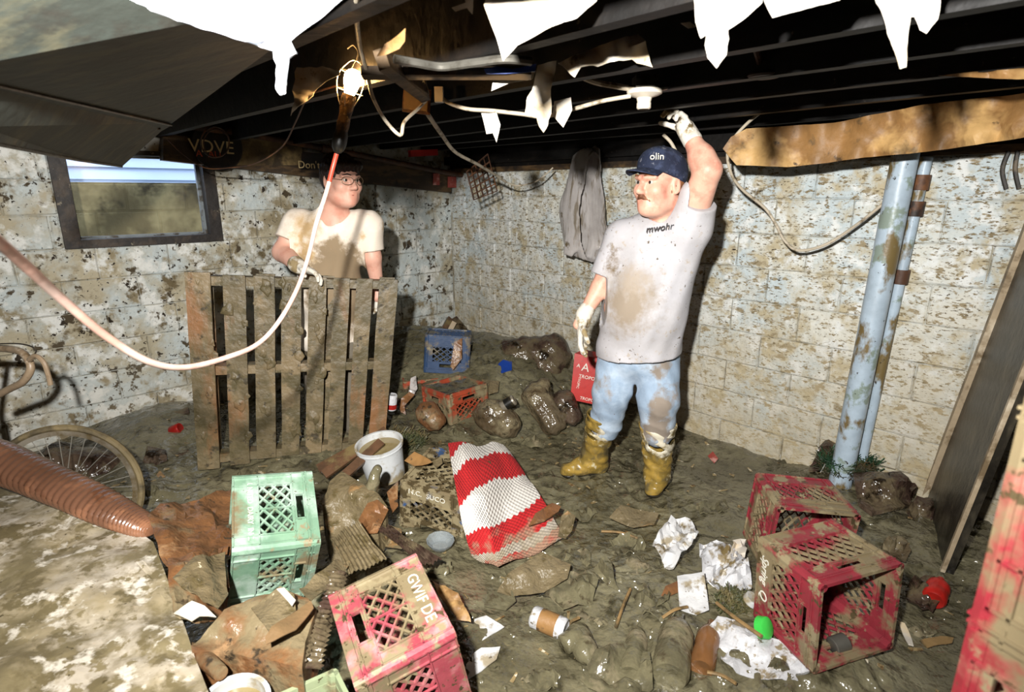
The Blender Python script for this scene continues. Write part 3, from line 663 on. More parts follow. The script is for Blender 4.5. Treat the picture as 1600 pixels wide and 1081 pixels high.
F.ell(elL.lerp(wrL, 0.3), (0.055, 0.055, 0.06), None, 0.03)
F.build('body', M['skin'], rm, 1)
eyes(T, HR, hs, rm)
F = Field(hc - Vector((0.25, 0.25, 0.25)), hc + Vector((0.25, 0.25, 0.25)), 0.004)    # hair below the cap and moustache
F.ell(T(0, -0.03, 0.0), (0.083 * hs, 0.082 * hs, 0.075 * hs), HR, 0.01); F.cut(T(0, 0.005, 0), HR @ Vector((0, 1, 0))); F.cut(T(0, 0, 0.05), HR @ Vector((0, 0, 1)))
F.warp(lambda X, Y, Z: 0.003 * np.sin(X * 260) * np.sin(Y * 240) + 0.002 * np.sin(Z * 160 + X * 90))
F.build('hair', M['hair_red'], rm)
F = Field(T(0, 0.09, -0.05) - Vector((0.08, 0.08, 0.06)), T(0, 0.09, -0.05) + Vector((0.08, 0.08, 0.06)), 0.0025)
for sx in (-1, 1): F.cone(T(0.003 * sx, 0.096, -0.05), T(0.03 * sx, 0.079, -0.066), 0.0105 * hs, 0.006 * hs, 0.006)
F.warp(lambda X, Y, Z: 0.0016 * np.sin(X * 700 + Z * 200) * np.sin(Y * 650)); F.build('moustache', M['hair_red'], rm, 0)
for sx in (-1, 1):
    MB().tube([T(0.015 * sx, 0.103, 0.027), T(0.032 * sx, 0.1, 0.032), T(0.05 * sx, 0.084, 0.026)], [0.003, 0.0042, 0.002], 6).build('eyebrow', M['hair_red'], rm, True)
MB().tube([T(-0.021, 0.083, -0.068), T(-0.01, 0.0895, -0.0665), T(0, 0.0915, -0.067), T(0.01, 0.0895, -0.0665), T(0.021, 0.083, -0.068)], [0.001, 0.003, 0.0035, 0.003, 0.001], 6).build('lips', M['lips'], rm, True)
# cap
F = Field(hc - Vector((0.28, 0.28, 0.2)), hc + Vector((0.28, 0.28, 0.25)), 0.004)
F.ell(T(0, -0.016, 0.04), (0.09 * hs, 0.111 * hs, 0.102 * hs), HR, 0.01); F.ell(T(0, 0.03, 0.075), (0.07 * hs, 0.062 * hs, 0.062 * hs), HR, 0.03)
F.cut(T(0, 0, 0.022), HR @ Vector((0, 0.36, -1)))
cap = F.build('cap', M['cap'], rm)
bp = []; bf = []
for i in range(15):                                                              # curved brim
    a = math.radians(-50 + 100 * i / 14)
    for j in range(5):
        t = j / 4; rr = 0.085 + t * 0.078 * (math.cos(a * 0.9) ** 0.6); x = math.sin(a) * (0.085 + t * 0.012); y = 0.0 + math.cos(a) * rr * 1.12 - 0.012
        z = 0.060 - x * x * 3.0 - t * 0.012
        bp.append(T(x, y, z))
bf = [(i * 5 + j, i * 5 + j + 1, (i + 1) * 5 + j + 1, (i + 1) * 5 + j) for i in range(14) for j in range(4)]
nb_ = len(bp); bp += [p + HR @ Vector((0, 0, -0.005)) for p in bp]; bf += [tuple(nb_ + k for k in reversed(f)) for f in bf]
rim = [i * 5 + 4 for i in range(15)]; bf += [(rim[i], rim[i + 1], nb_ + rim[i + 1], nb_ + rim[i]) for i in range(14)]
bf += [(j + 1, j, nb_ + j, nb_ + j + 1) for j in range(4)] + [(14 * 5 + j, 14 * 5 + j + 1, nb_ + 14 * 5 + j + 1, nb_ + 14 * 5 + j) for j in range(4)]
mesh_obj('brim', bp, bf, M['cap'], cap, True)
MB().lathe(T(0, -0.008, 0.141), HR @ Vector((0, 0, 1)), [(0.008, -0.004), (0.008, 0.003), (0.004, 0.006), (0.0001, 0.0065)], 10).build('button', M['cap'], cap, True)
lx = HR @ Vector((-0.62, -0.78, 0)); lc = T(-0.048, 0.078, 0.104)
# letters follow the cap front, facing the camera side
sidev = (HR @ Vector((1, 0, 0))); camdir = (Vector((0, 0, CAMH)) - lc).normalized()
tn = (HR @ Vector((-0.72, 0.66, 0.28))).normalized(); tx = Vector((0, 0, 1)).cross(tn).normalized()
text_mesh('lettering', 'olin', 0.042, frameM(T(-0.05, 0.079, 0.095) + tn * 0.007, tx, tn.cross(tx)), M['white_print'], cap, ext=0.004)
stain(M['shirt_grey'], P(984, 478, 2.68), (1.0, 0.5, 0.85), 0.11, '8d8070', 16, 0.3, 0.06)
stain(M['shirt_grey'], P(958, 410, 2.75), (1.6, 0.5, 0.8), 0.035, '6a5a44', 26, 0.3, 0.04)
stain(M['shirt_grey'], P(990, 440, 2.68), (1.2, 0.5, 1.2), 0.06, '9c9082', 20, 0.3, 0.06)
# t-shirt
F = Field(lo, hi, 0.0055); torso(F, 0.006)
hemz = P(995, 556, 2.85).z
F.cone(chest.lerp(belly, 0.6), Vector((hip.x, hip.y, hemz - 0.1)) + tf * 0.02, 0.205, 0.205, 0.09, flat=(tf, 0.80))
F.cone(shR + Vector((0, 0, 0.0)), shR.lerp(elR, 0.9), 0.085, 0.078, 0.035)
F.cone(shL - Vector((0.0, 0, 0.03)), shL.lerp(elL, 0.5), 0.098, 0.086, 0.05); F.cone(shL - Vector((0, 0, 0.05)), belly + Vector((0.13, -0.05, 0.1)), 0.08, 0.07, 0.06)
def folds(X, Y, Z):
    return 0.0035 * np.sin(34 * (X * 0.8 + Z * 0.75) + 3 * np.sin(Z * 9)) * np.clip((1.35 - Z) * 3, 0.2, 1) + 0.002 * np.sin(70 * X - 22 * Z + 2 * np.sin(11 * Y))
F.warp(folds)
dR = (elR - shR).normalized(); F2 = F.D.copy()
X, Y, Z = F.ax[0][:, None, None], F.ax[1][None, :, None], F.ax[2][None, None, :]
pc = shR.lerp(elR, 0.78); side = ((X - pc.x) * dR.x + (Y - pc.y) * dR.y + (Z - pc.z) * dR.z).astype(np.float32)
ab_ = elR - shR; tt = np.clip(((X - shR.x) * ab_.x + (Y - shR.y) * ab_.y + (Z - shR.z) * ab_.z) / ab_.length_squared, 0, 1.4)
near = (np.sqrt((X - shR.x - tt * ab_.x) ** 2 + (Y - shR.y - tt * ab_.y) ** 2 + (Z - shR.z - tt * ab_.z) ** 2) < 0.11) & (X < P(946, 440, 2.85).x)
F.D = np.where(near, np.maximum(F.D, side), F.D)
dL = (elL - shL).normalized(); pc = shL.lerp(elL, 0.40); side = ((X - pc.x) * dL.x + (Y - pc.y) * dL.y + (Z - pc.z) * dL.z).astype(np.float32)
F.D = np.where(Z > shL.z + 0.01, np.where(X > P(1062, 330, 2.74).x, np.maximum(F.D, side), F.D), F.D)
nu = (T(0, 0, 0) - nb).normalized()
F.cone(nb - nu * 0.005 + tf * 0.01, nb + nu * 0.2, 0.082, 0.10, 0.008, 's')
F.cut((hip.x, hip.y, hemz), (0.10, -0.02, -1))
shirt = F.build('t_shirt', M['shirt_grey'], rm, 1)
# printed name over the heart
tn = (TR @ Vector((0.5, 0.86, 0.12))).normalized(); lp = P(1029, 355, 2.66)
# dried mud smears on the belly: raised patches of mud stuck to the cloth
text_mesh('lettering', 'mwohr', 0.042, frameM(P(1030, 356, 2.675), Vector((0.93, -0.30, 0.16)), Vector((0, 0, 1))), M['black_print'], shirt, shear=0.3, ext=0.012)
# jeans
lo2, hi2 = (0.1, 2.45, 0.0), (1.2, 3.4, 0.85)
F = Field(lo2, hi2, 0.006)
hipR, knR, btR = P(965, 560, 2.95), P(956, 612, 2.92), P(946, 664, 3.0)
hipL, knL, btL = P(1028, 562, 2.90), P(1029, 622, 2.82), P(1027, 672, 2.86)
F.ell(hip + Vector((0, 0, -0.02)), (0.175, 0.135, 0.12), TR, 0.05)
F.cone(hipR, knR, 0.11, 0.096, 0.05); F.cone(knR, btR, 0.096, 0.088, 0.04); F.cone(hipL, knL, 0.115, 0.1, 0.05); F.cone(knL, btL, 0.1, 0.09, 0.04)
F.warp(lambda X, Y, Z: 0.007 * (np.abs(np.sin(38 * Z + 14 * X + 1.5 * np.sin(20 * Y))) - 0.6) * np.clip((0.62 - Z) * 4, 0, 1) + 0.002 * np.sin(90 * X + 40 * Z))
F.build('jeans', M['denim'], rm, 1)
stain(M['boot'], P(958, 672, 2.9), (1.2, 0.5, 0.8), 0.09, 'c9c2ae', 15, 0.3, 0.02)
stain(M['boot'], P(1030, 680, 2.8), (1.1, 0.5, 1.0), 0.085, 'c9c2ae', 18, 0.3, 0.02)
stain(M['boot'], P(938, 690, 2.9), (1.2, 0.5, 1.2), 0.03, 'c9bfa0', 18, 0.3, 0.02)
# boots
def boot(top, ank, toe, heel, tilt, nm='boot'):
    F = Field(np.array(toe) * 0 + np.minimum(np.minimum(top, toe), ank) - 0.15, np.maximum(np.maximum(top, toe), ank) + 0.15, 0.005)
    F.cone(top, ank, 0.097, 0.07, 0.02); F.cone(ank, heel + Vector((0, 0, 0.05)), 0.06, 0.05, 0.03); F.cone(heel + Vector((0, 0, 0.055)), toe + Vector((0, 0, 0.045)), 0.055, 0.048, 0.03, flat=((0, 0, 1), 0.9)); F.cone(ank - Vector((0, 0, 0.03)), toe.lerp(heel, 0.45) + Vector((0, 0, 0.06)), 0.06, 0.048, 0.04)
    d = (top - ank).normalized(); F.cut(top, d); F.cone(top + d * 0.03, top - d * 0.09, 0.089, 0.085, 0.004, 's')
    F.warp(lambda X, Y, Z: 0.003 * np.sin(X * 55 + Z * 50 + 2 * np.sin(Y * 30)) + 0.002 * np.sin(Z * 120 + X * 30))
    F.cut(heel + Vector((0, 0, 0.016)), (0, 0, -1)); b = F.build(nm, M['boot'], rm, 1)
    F = Field(np.minimum(heel, toe) - 0.12, np.maximum(heel, toe) + Vector((0.12, 0.12, 0.12)), 0.005)
    F.cone(heel + Vector((0, 0, 0.05)), toe + Vector((0, 0, 0.045)), 0.058, 0.052, 0.02); F.cut(heel + Vector((0, 0, 0.022)), (0, 0, 1)); F.build('sole', M['boot_sole'], b, 1)
f1 = onmud(935, 738, -0.01); t1 = onmud(888, 745, -0.01); boot(P(944, 646, 2.99), P(929, 705, 3.06), t1, f1, 0)
f2 = onmud(1030, 752, -0.01) + Vector((0, 0.0, 0)); t2 = onmud(1020, 775, -0.01); boot(P(1028, 662, 2.86), P(1027, 735, 2.89), t2, f2, 0)
# gloves
F = Field(wrR - Vector((0.18, 0.18, 0.25)), wrR + Vector((0.18, 0.18, 0.12)), 0.0035)
dh = Vector((-0.12, -0.15, -1)).normalized(); hand(F, wrR + dh * 0.02, dh, Vector((0.75, -0.1, 0)), thumb=1, curl=0.35, s=1.05, r=0.0125); F.cone(wrR - (wrR - elR).normalized() * 0.04, wrR + dh * 0.03, 0.040, 0.037, 0.02)
F.build('glove', M['glove'], rm, 1)
F = Field(wrL - Vector((0.2, 0.2, 0.15)), wrL + Vector((0.2, 0.2, 0.2)), 0.0035)
dh = (P(1060, 188, 2.72) - wrL); hand(F, wrL + Vector((0, 0, 0.0)), (dh * 0.5 + Vector((-0.03, -0.02, 0.05))), Vector((-0.8, -0.3, -0.1)), thumb=-1, curl=0.75, s=1.0, r=0.0125); F.cone(wrL - (wrL - elL).normalized() * 0.04, wrL + dh * 0.3, 0.043, 0.038, 0.02)
F.build('glove', M['glove'], rm, 1)

# ---------------------------------------------------------------- man behind the pallet
YL = 3.36
lm = empty('person', Vector((P(520, 430, YL + 0.1).x, YL + 0.1, H(-1.0, 3.4))), 'bespectacled man in muddy white t-shirt standing behind the upright pallet', 'person')
tf2 = Vector((0.12, -1, 0)).normalized(); TR2 = basis(tf2)
hf2 = Vector((0.74, -0.67, -0.03)); HR2 = basis(hf2, (0.02, 0, 1)); hc2 = P(534, 282, YL - 0.06); hs2 = 1.12
nb2 = P(522, 332, YL + 0.0)
sR, sL = P(465, 352, YL + 0.02), P(573, 352, YL + 0.02)
eR, wR = P(442, 394, YL - 0.05), P(468, 417, YL - 0.24)
eL, wL_ = P(582, 402, YL + 0.02), P(590, 448, YL + 0.06)
ch2, be2, hi2_ = P(519, 380, YL + 0.02), P(517, 450, YL + 0.03), P(516, 520, YL + 0.05)
def torso2(F, g=0.0):
    F.ell(ch2, (0.2 + g, 0.13 + g, 0.19 + g), TR2, 0.06); F.ell(be2 + tf2 * 0.02, (0.185 + g, 0.15 + g, 0.19 + g), TR2, 0.07); F.ell(hi2_, (0.18 + g, 0.135 + g, 0.14 + g), TR2, 0.06)
    F.cone(sR, sL, 0.07 + g, 0.07 + g, 0.06); F.cone(nb2, ch2, 0.065 + g, 0.1 + g, 0.05)
lo, hi = (-1.6, 2.85, 0.6), (-0.5, 3.75, 1.95)
F = Field(lo, hi, 0.0055); torso2(F, -0.012); T2 = head(F, hc2, HR2, hs2, neck=nb2, nr=0.066)
F.ell(T2(0, 0.03, -0.095), (0.05, 0.045, 0.03), HR2, 0.04)
F.cone(sR, eR, 0.065, 0.055, 0.04); F.cone(eR, wR, 0.056, 0.034, 0.02); F.cone(sL, eL, 0.062, 0.05, 0.04); F.cone(eL, wL_, 0.05, 0.034, 0.02); F.cone(wL_, wL_ + Vector((0, -0.02, -0.06)), 0.034, 0.03, 0.01)
F.build('body', M['skin2'], lm, 1); eyes(T2, HR2, hs2, lm)
F = Field(hc2 - Vector((0.25, 0.25, 0.25)), hc2 + Vector((0.25, 0.25, 0.25)), 0.004)
F.ell(T2(0, -0.02, 0.045), (0.088 * hs2, 0.105 * hs2, 0.09 * hs2), HR2, 0.01); F.cone(T2(-0.045, 0.075, 0.07), T2(0.045, 0.075, 0.07), 0.026, 0.026, 0.02)
F.ell(T2(0, -0.06, 0.0), (0.07 * hs2, 0.06 * hs2, 0.07 * hs2), HR2, 0.03)
for sx in (-1, 1): F.ell(T2(0.079 * sx, 0.004, 0.022), (0.012, 0.016, 0.03), HR2, 0.01)
F.ell(T2(0, 0.105, -0.03), (0.11 * hs2, 0.085 * hs2, 0.075 * hs2), HR2, 0.012, 's')
F.warp(lambda X, Y, Z: 0.004 * np.sin(X * 190 + Z * 60) * np.sin(Y * 170 + Z * 40)); F.build('hair', M['hair_dark'], lm, 1)
for sx in (-1, 1): MB().tube([T2(0.013 * sx, 0.104, 0.026), T2(0.032 * sx, 0.1, 0.031), T2(0.05 * sx, 0.084, 0.025)], [0.003, 0.0042, 0.002], 6).build('eyebrow', M['hair_dark'], lm, True)
MB().tube([T2(-0.023, 0.083, -0.069), T2(-0.011, 0.0895, -0.0668), T2(0, 0.092, -0.0673), T2(0.011, 0.0895, -0.0668), T2(0.023, 0.083, -0.069)], [0.001, 0.0036, 0.004, 0.0036, 0.001], 6).build('lips', M['lips'], lm, True)
gl = MB()
for sx in (-1, 1):
    c = (0.034 * sx, 0.108, 0.0); gl.tube([T2(c[0] + 0.026 * math.cos(a), c[1] - 0.012 * (math.cos(a) * sx) - 0.004, c[2] + 0.019 * math.sin(a)) for a in [2 * math.pi * k / 20 for k in range(21)]], 0.0017, 5, False)
    gl.tube([T2(0.06 * sx, 0.092, 0.004), T2(0.079 * sx, 0.04, 0.008), T2(0.084 * sx, -0.01, 0.01)], 0.0016, 5)
gl.tube([T2(-0.009, 0.113, 0.003), T2(0, 0.116, 0.006), T2(0.009, 0.113, 0.003)], 0.0016, 5); gl.build('spectacles', M['lens_rim'], lm, True)
# shirt: clean white above, soaked with mud from the chest down
M['shirt_mud'] = mat('white_t_shirt_soaked_with_mud', 'd9cdbd', [('b79c72', 5, 0.60, 0.05), ('e0d6c8', 6, 0.57, 0.06)], rough=0.85, bump=0.25, bs=60, bd=0.004, var=0.06)
stain(M['shirt_mud'], P(530, 452, YL - 0.1), (1.3, 0.4, 0.85), 0.235, '85735a', 11, 0.3, 0.03)
stain(M['shirt_mud'], P(478, 352, YL - 0.1), (1.1, 0.4, 1.5), 0.07, 'a98e66', 14, 0.3, 0.06)
F = Field(lo, hi, 0.0055); torso2(F, 0.006); F.cone(be2, hi2_ - Vector((0, 0, 0.05)), 0.17, 0.17, 0.06, flat=(tf2, 0.8))
F.cone(sR, sR.lerp(eR, 1.0), 0.092, 0.082, 0.04); F.cone(sL, sL.lerp(eL, 1.0), 0.088, 0.074, 0.04)
F.warp(lambda X, Y, Z: 0.004 * np.sin(40 * X + 8 * Z + 3 * np.sin(Z * 7)) + 0.002 * np.sin(80 * X - 30 * Z))
X, Y, Z = F.ax[0][:, None, None], F.ax[1][None, :, None], F.ax[2][None, None, :]
for sh, el, t, lim in ((sR, eR, 0.62, -1), (sL, eL, 0.80, 1)):
    d = (el - sh).normalized(); pc = sh.lerp(el, t); side = ((X - pc.x) * d.x + (Y - pc.y) * d.y + (Z - pc.z) * d.z).astype(np.float32)
    arm = (np.sqrt((X - el.x) ** 2 + (Y - el.y) ** 2 + (Z - el.z) ** 2) < 0.16) & ((X - (ch2.x + lim * 0.2)) * lim > 0)
    F.D = np.where(arm, np.maximum(F.D, side), F.D)
nu = (T2(0, 0, 0) - nb2).normalized(); F.cone(nb2 + tf2 * 0.03 - nu * 0.0, nb2 + nu * 0.2, 0.083, 0.1, 0.008, 's'); F.cone(nb2 + tf2 * 0.10 - nu * 0.045, nb2 + nu * 0.06 + tf2 * 0.06, 0.03, 0.07, 0.01, 's')
F.cut((0, 0, P(517, 545, YL).z), (0, 0, -1)); F.build('t_shirt', M['shirt_mud'], lm, 1)
F = Field((-1.5, 2.9, 0.0), (-0.6, 3.8, 0.95), 0.008); F.ell(hi2_ - Vector((0, 0, 0.04)), (0.175, 0.135, 0.14), TR2, 0.04)
for sx in (-1, 1): F.cone(hi2_ + Vector((0.09 * sx, 0, -0.06)), hi2_ + Vector((0.1 * sx, -0.02, -0.42)), 0.1, 0.075, 0.03); F.cone(hi2_ + Vector((0.1 * sx, -0.02, -0.42)), Vector((hi2_.x + 0.1 * sx, hi2_.y, 0.0)), 0.075, 0.06, 0.02)
F.build('trousers', M['trousers'], lm, 1)
for sx in (-1, 1):
    F = Field((hi2_.x + 0.1 * sx - 0.1, hi2_.y - 0.26, -0.02), (hi2_.x + 0.1 * sx + 0.1, hi2_.y + 0.13, 0.3), 0.008); b0 = Vector((hi2_.x + 0.1 * sx, hi2_.y, 0.0))
    F.cone(b0 + Vector((0, 0, 0.26)), b0 + Vector((0, 0.01, 0.07)), 0.075, 0.06, 0.02); F.cone(b0 + Vector((0, 0.02, 0.06)), b0 + Vector((0.01 * sx, -0.16, 0.05)), 0.055, 0.045, 0.03); F.build('boot', M['boot'], lm, 1)
F = Field(wR - Vector((0.18, 0.2, 0.16)), wR + Vector((0.2, 0.18, 0.14)), 0.0035); dh = Vector((0.9, -0.2, -0.28))
hand(F, wR, dh, Vector((-0.1, -0.35, -0.9)), thumb=-1, curl=0.5, s=1.0, r=0.0125); F.cone(wR - (wR - eR).normalized() * 0.05, wR, 0.044, 0.038, 0.02); F.build('glove', M['glove'], lm, 1)
F = Field(wL_ - Vector((0.16, 0.18, 0.25)), wL_ + Vector((0.16, 0.16, 0.1)), 0.0045); hand(F, wL_, Vector((0.05, -0.2, -1)), Vector((-0.3, -1, 0)), thumb=1, curl=0.5, r=0.0125); F.build('glove', M['glove'], lm, 1)

# ================================================================== CRATES
CW, CD, CH = 0.33, 0.33, 0.28
def clip_seg(p, d, x0, x1, z0, z1):
    t0, t1 = -1e9, 1e9
    for a, da, lo, hi in ((p[0], d[0], x0, x1), (p[1], d[1], z0, z1)):
        if abs(da) < 1e-9:
            if a < lo or a > hi: return None
            continue
        ta, tb = (lo - a) / da, (hi - a) / da
        if ta > tb: ta, tb = tb, ta
        t0, t1 = max(t0, ta), min(t1, tb)
    return (t0, t1) if t1 - t0 > 0.006 else None
def panel_mesh(kind='side', style=0):
    """one lattice side of a milk crate: x across, y outward, z up (0..CH); outer face at y=0"""
    mb = MB(); t = 0.009; W = CW - 0.028
    if kind == 'side':
        zb = 0.085 if style == 0 else 0.07; zl = 0.195; zr = 0.255; x = W / 2; lx = 0.108 if style == 0 else 0.125
        mb.box((0, -t / 2, zb / 2), (W, t, zb)); mb.box((-(lx + x) / 2, -t / 2, (zb + zr) / 2), (x - lx, t, zr - zb)); mb.box(((lx + x) / 2, -t / 2, (zb + zr) / 2), (x - lx, t, zr - zb))
        hx = 0.055; hz0, hz1 = 0.208, 0.238
        mb.box((0, -t / 2, (zl + hz0) / 2), (2 * lx, t, hz0 - zl)); mb.box((0, -t / 2, (hz1 + zr) / 2), (2 * lx, t, zr - hz1))
        for s in (-1, 1): mb.box((s * (hx + lx) / 2, -t / 2, (hz0 + hz1) / 2), (lx - hx, t, hz1 - hz0))
        for s in (-1, 1): mb.box((s * hx, 0.002, (hz0 + hz1) / 2), (0.005, 0.008, hz1 - hz0 + 0.01))
        mb.box((0, 0.002, hz0), (2 * hx, 0.008, 0.005)); mb.box((0, 0.002, hz1), (2 * hx, 0.008, 0.005))
        for z in (0.004, zb, 0.2, 0.246): mb.box((0, 0.0025, z), (W, 0.007, 0.0045))            # horizontal ribs
        for xx in (-x + 0.004, -lx, 0, lx, x - 0.004):
            z0 = zb if xx == 0 else 0.0
            mb.box((xx, 0.0025, (z0 + 0.205) / 2 + (0 if xx else 0)), (0.0045, 0.007, 0.205 - z0)); mb.box((xx, 0.0025, 0.252), (0.0045, 0.007, 0.026))
        x0, x1, z0, z1 = -lx, lx, zb, zl
    else:
        x = CW / 2 - 0.014; mb.box((0, -x + 0.018, 0), (2 * x, 0.036, t)); mb.box((0, x - 0.018, 0), (2 * x, 0.036, t))
        for s in (-1, 1): mb.box((s * (x - 0.018), 0, 0), (0.036, 2 * x - 0.072, t))
        x0, x1, z0, z1 = -x + 0.036, x - 0.036, -x + 0.036, x - 0.036
    st = 0.030 if kind == 'side' else 0.032; cx, cz = (x0 + x1) / 2, (z0 + z1) / 2
    ang = 38 if style == 0 else 56
    for sg in (-1, 1):
        a = math.radians(ang) * sg; d = (math.cos(a), math.sin(a)); n = (-d[1], d[0])
        for k in range(-12, 13):
            p = (cx + n[0] * st * k, cz + n[1] * st * k); c = clip_seg(p, d, x0, x1, z0, z1)
            if not c: continue
            A = (p[0] + d[0] * c[0], p[1] + d[1] * c[0]); B = (p[0] + d[0] * c[1], p[1] + d[1] * c[1])
            if kind == 'side': mb.bar((A[0], -t / 2, A[1]), (B[0], -t / 2, B[1]), 0.0065, t * (1.0 if sg > 0 else 0.9), up=(0, 1, 0))
            else: mb.bar((A[0], A[1], 0), (B[0], B[1], 0), 0.0065, t * (1.0 if sg > 0 else 0.9), up=(0, 0, 1))
    return mb
def raw_mesh(mb, name, m=None):
    me = bpy.data.meshes.new(name); me.from_pydata([tuple(v) for v in mb.v], [], mb.f); me.update()
    if m: me.materials.append(m)
    return me
CRATE_CACHE = {}
def crate(label, mname, loc, rot, group=None, style=0, texts=(), mud_fill=None):
    m = M[mname]
    if (mname, style) not in CRATE_CACHE:
        fr = MB(); w = CW / 2
        for sx in (-1, 1):
            for sy in (-1, 1): fr.tube([(sx * (w - 0.014), sy * (w - 0.014), 0.0), (sx * (w - 0.014), sy * (w - 0.014), 0.25)], 0.0165, 8)
        for z, hh, e in ((0.268, 0.024, 0.0), (0.2545, 0.004, 0.004), (0.243, 0.004, 0.003)):
            for s in (-1, 1):
                fr.box((s * (w - 0.006 + e / 2), 0, z), (0.012 + e, CW + e - 0.02, hh)); fr.box((0, s * (w - 0.006 + e / 2), z), (CW + e - 0.02, 0.012 + e, hh))
        for sx in (-1, 1):
            for sy in (-1, 1): fr.tube([(sx * (w - 0.013), sy * (w - 0.013), 0.25), (sx * (w - 0.013), sy * (w - 0.013), CH)], 0.0145, 8)
        CRATE_CACHE[(mname, style)] = (raw_mesh(fr, 'crate', m), raw_mesh(panel_mesh('side', style), 'side_panel', m), raw_mesh(panel_mesh('base', style), 'base_panel', m))
    fm, sm, bm_ = CRATE_CACHE[(mname, style)]
    root = bpy.data.objects.new('milk_crate', fm); COL.objects.link(root); root.location = loc; root.rotation_euler = rot; tag(root, label, 'crate', group)
    WL[root.name] = Vector(loc); panels = []
    for k in range(4):
        o = bpy.data.objects.new('side_panel', sm); COL.objects.link(o); o.parent = root
        R = Matrix.Rotation(math.pi / 2 * k, 4, 'Z'); o.matrix_local = R @ Matrix.Translation((0, CW / 2 - 0.004, 0)); panels.append(o)   # 0:+Y 1:-X 2:-Y 3:+X
    o = bpy.data.objects.new('base_panel', bm_); COL.objects.link(o); o.parent = root; o.location = (0, 0, 0.012)
    for face, body, size, x, z, rz, mm, shear in texts:
        tm = Matrix.Translation((x, 0.0006, z)) @ Matrix.Rotation(math.pi / 2, 4, 'X') @ Matrix.Rotation(math.pi, 4, 'Y') @ Matrix.Rotation(rz, 4, 'Z')
        t = text_mesh('lettering', body, size, tm, M[mm], None, shear, 0.0008, True); t.parent = panels[face]
    return root
def crate_mat(name, c, c2, mud, wash=None):
    ly = [(c2, 7, 0.55, 0.08)] + ([(wash, 6, 0.55, 0.06)] if wash else []) + [('776a50', 5, mud, 0.04), ('867a5e', 13, mud + 0.05, 0.03), (MUDD, 22, mud + 0.09, 0.02)]
    return mat(name, c, ly, rough=0.42, bump=0.15, bs=40)
M['crate_green'] = crate_mat('seafoam_green_plastic', '7a9a80', '678770', 0.585, '9cb0a0')
M['crate_pale'] = crate_mat('pale_green_plastic', 'a3ab88', '8f9b78', 0.56)
M['crate_pink'] = crate_mat('pinkish_red_plastic', 'a34a52', '8c3a44', 0.515, 'b98280')
M['crate_red'] = crate_mat('muddy_red_plastic', '8a2f38', '752830', 0.53)
M['crate_near'] = crate_mat('washed_red_plastic', '8f2c34', '9c6a5c', 0.55)
M['crate_blue'] = crate_mat('blue_plastic_under_mud', '3b5276', '2f4464', 0.43)
M['crate_blue2'] = crate_mat('wet_blue_plastic', '2f4668', '263a55', 0.57)
M['crate_orange'] = crate_mat('orange_red_plastic', 'a5482f', '8c3c26', 0.53)
pi = math.pi
crate('seafoam green milk crate on its side, lettered dairy crate beside brown wet cardboard', 'crate_green', (-1.019, 1.827, 0.382), (-1.932, -1.13, -0.789),
      texts=[(3, 'UNITED  DAIRY  INC.', 0.026, 0, 0.058, 0, 'white_print', 0)])
crate('pinkish red milk crate tipped over in the front, next to kraft paper scrap', 'crate_pink', (-0.207, 1.479, 0.32), (1.792, 0.144, -1.083), style=0,
      texts=[(0, 'GWIF DE', 0.046, 0, 0.042, pi, 'white_print', 0)])
crate('mud-caked blue milk crate upside down under the red and white blanket', 'crate_blue', (-0.311, 2.511, 0.308), (-3.039, 0.124, -0.321),
      texts=[(0, 'N.C.', 0.036, -0.085, 0.046, pi, 'white_print', 0), (0, 'SUCO', 0.036, 0.02, 0.046, pi, 'white_print', 0)])
crate('red milk crate lying open behind another, nearest the pale blue pole', 'crate_red', (1.26, 2.37, 0.193), (1.602, 0.069, -0.076), style=1)
crate('red milk crate lying open in front, script lettering on its left side', 'crate_red', (1.033, 1.829, 0.268), (1.548, -0.045, 0.293), style=1,
      texts=[(1, 'Spring', 0.045, 0.055, 0.036, 0, 'white_print', 0.35), (1, 'Q', 0.05, -0.045, 0.036, 0, 'white_print', 0.2)])
crate('blue milk crate upside down on top of the rubbish heap in the corner', 'crate_blue2', (-0.473, 4.208, 0.579), (3.059, 0.075, 0.057))
crate('orange milk crate sunk corner-first in the mud heap, filled with sludge', 'crate_orange', (-0.381, 3.756, 0.04), (-0.059, -0.04, 0.709))
crate('orange milk crate half buried behind the pallet, under the blue one', 'crate_orange', (-0.66, 4.15, 0.005), (0.03, -0.03, 0.25))
# a tall stack of red crates right beside the photographer
sx, sy, srot = 0.785, 0.52, 0.36
for k in range(5):
    crate(['bottom red crate of the near stack at right', 'second red crate from the bottom of the near stack', 'middle red crate of the near stack at right', 'second red crate from the top of the near stack', 'blurred red milk crate topmost of the near stack, right edge of picture'][k],
          'crate_near', (sx, sy, 0.005 + 0.276 * k), (0, 0, srot + 0.01 * k), 'red crates stacked at the right edge', style=1)
crate('pale green milk crate cut off by the bottom edge, left of the pinkish one', 'crate_pale', tuple(G(482, 1048, 0.35) + Vector((0.02, -0.215, -0.28))), (0.04, 0.03, 0.62))
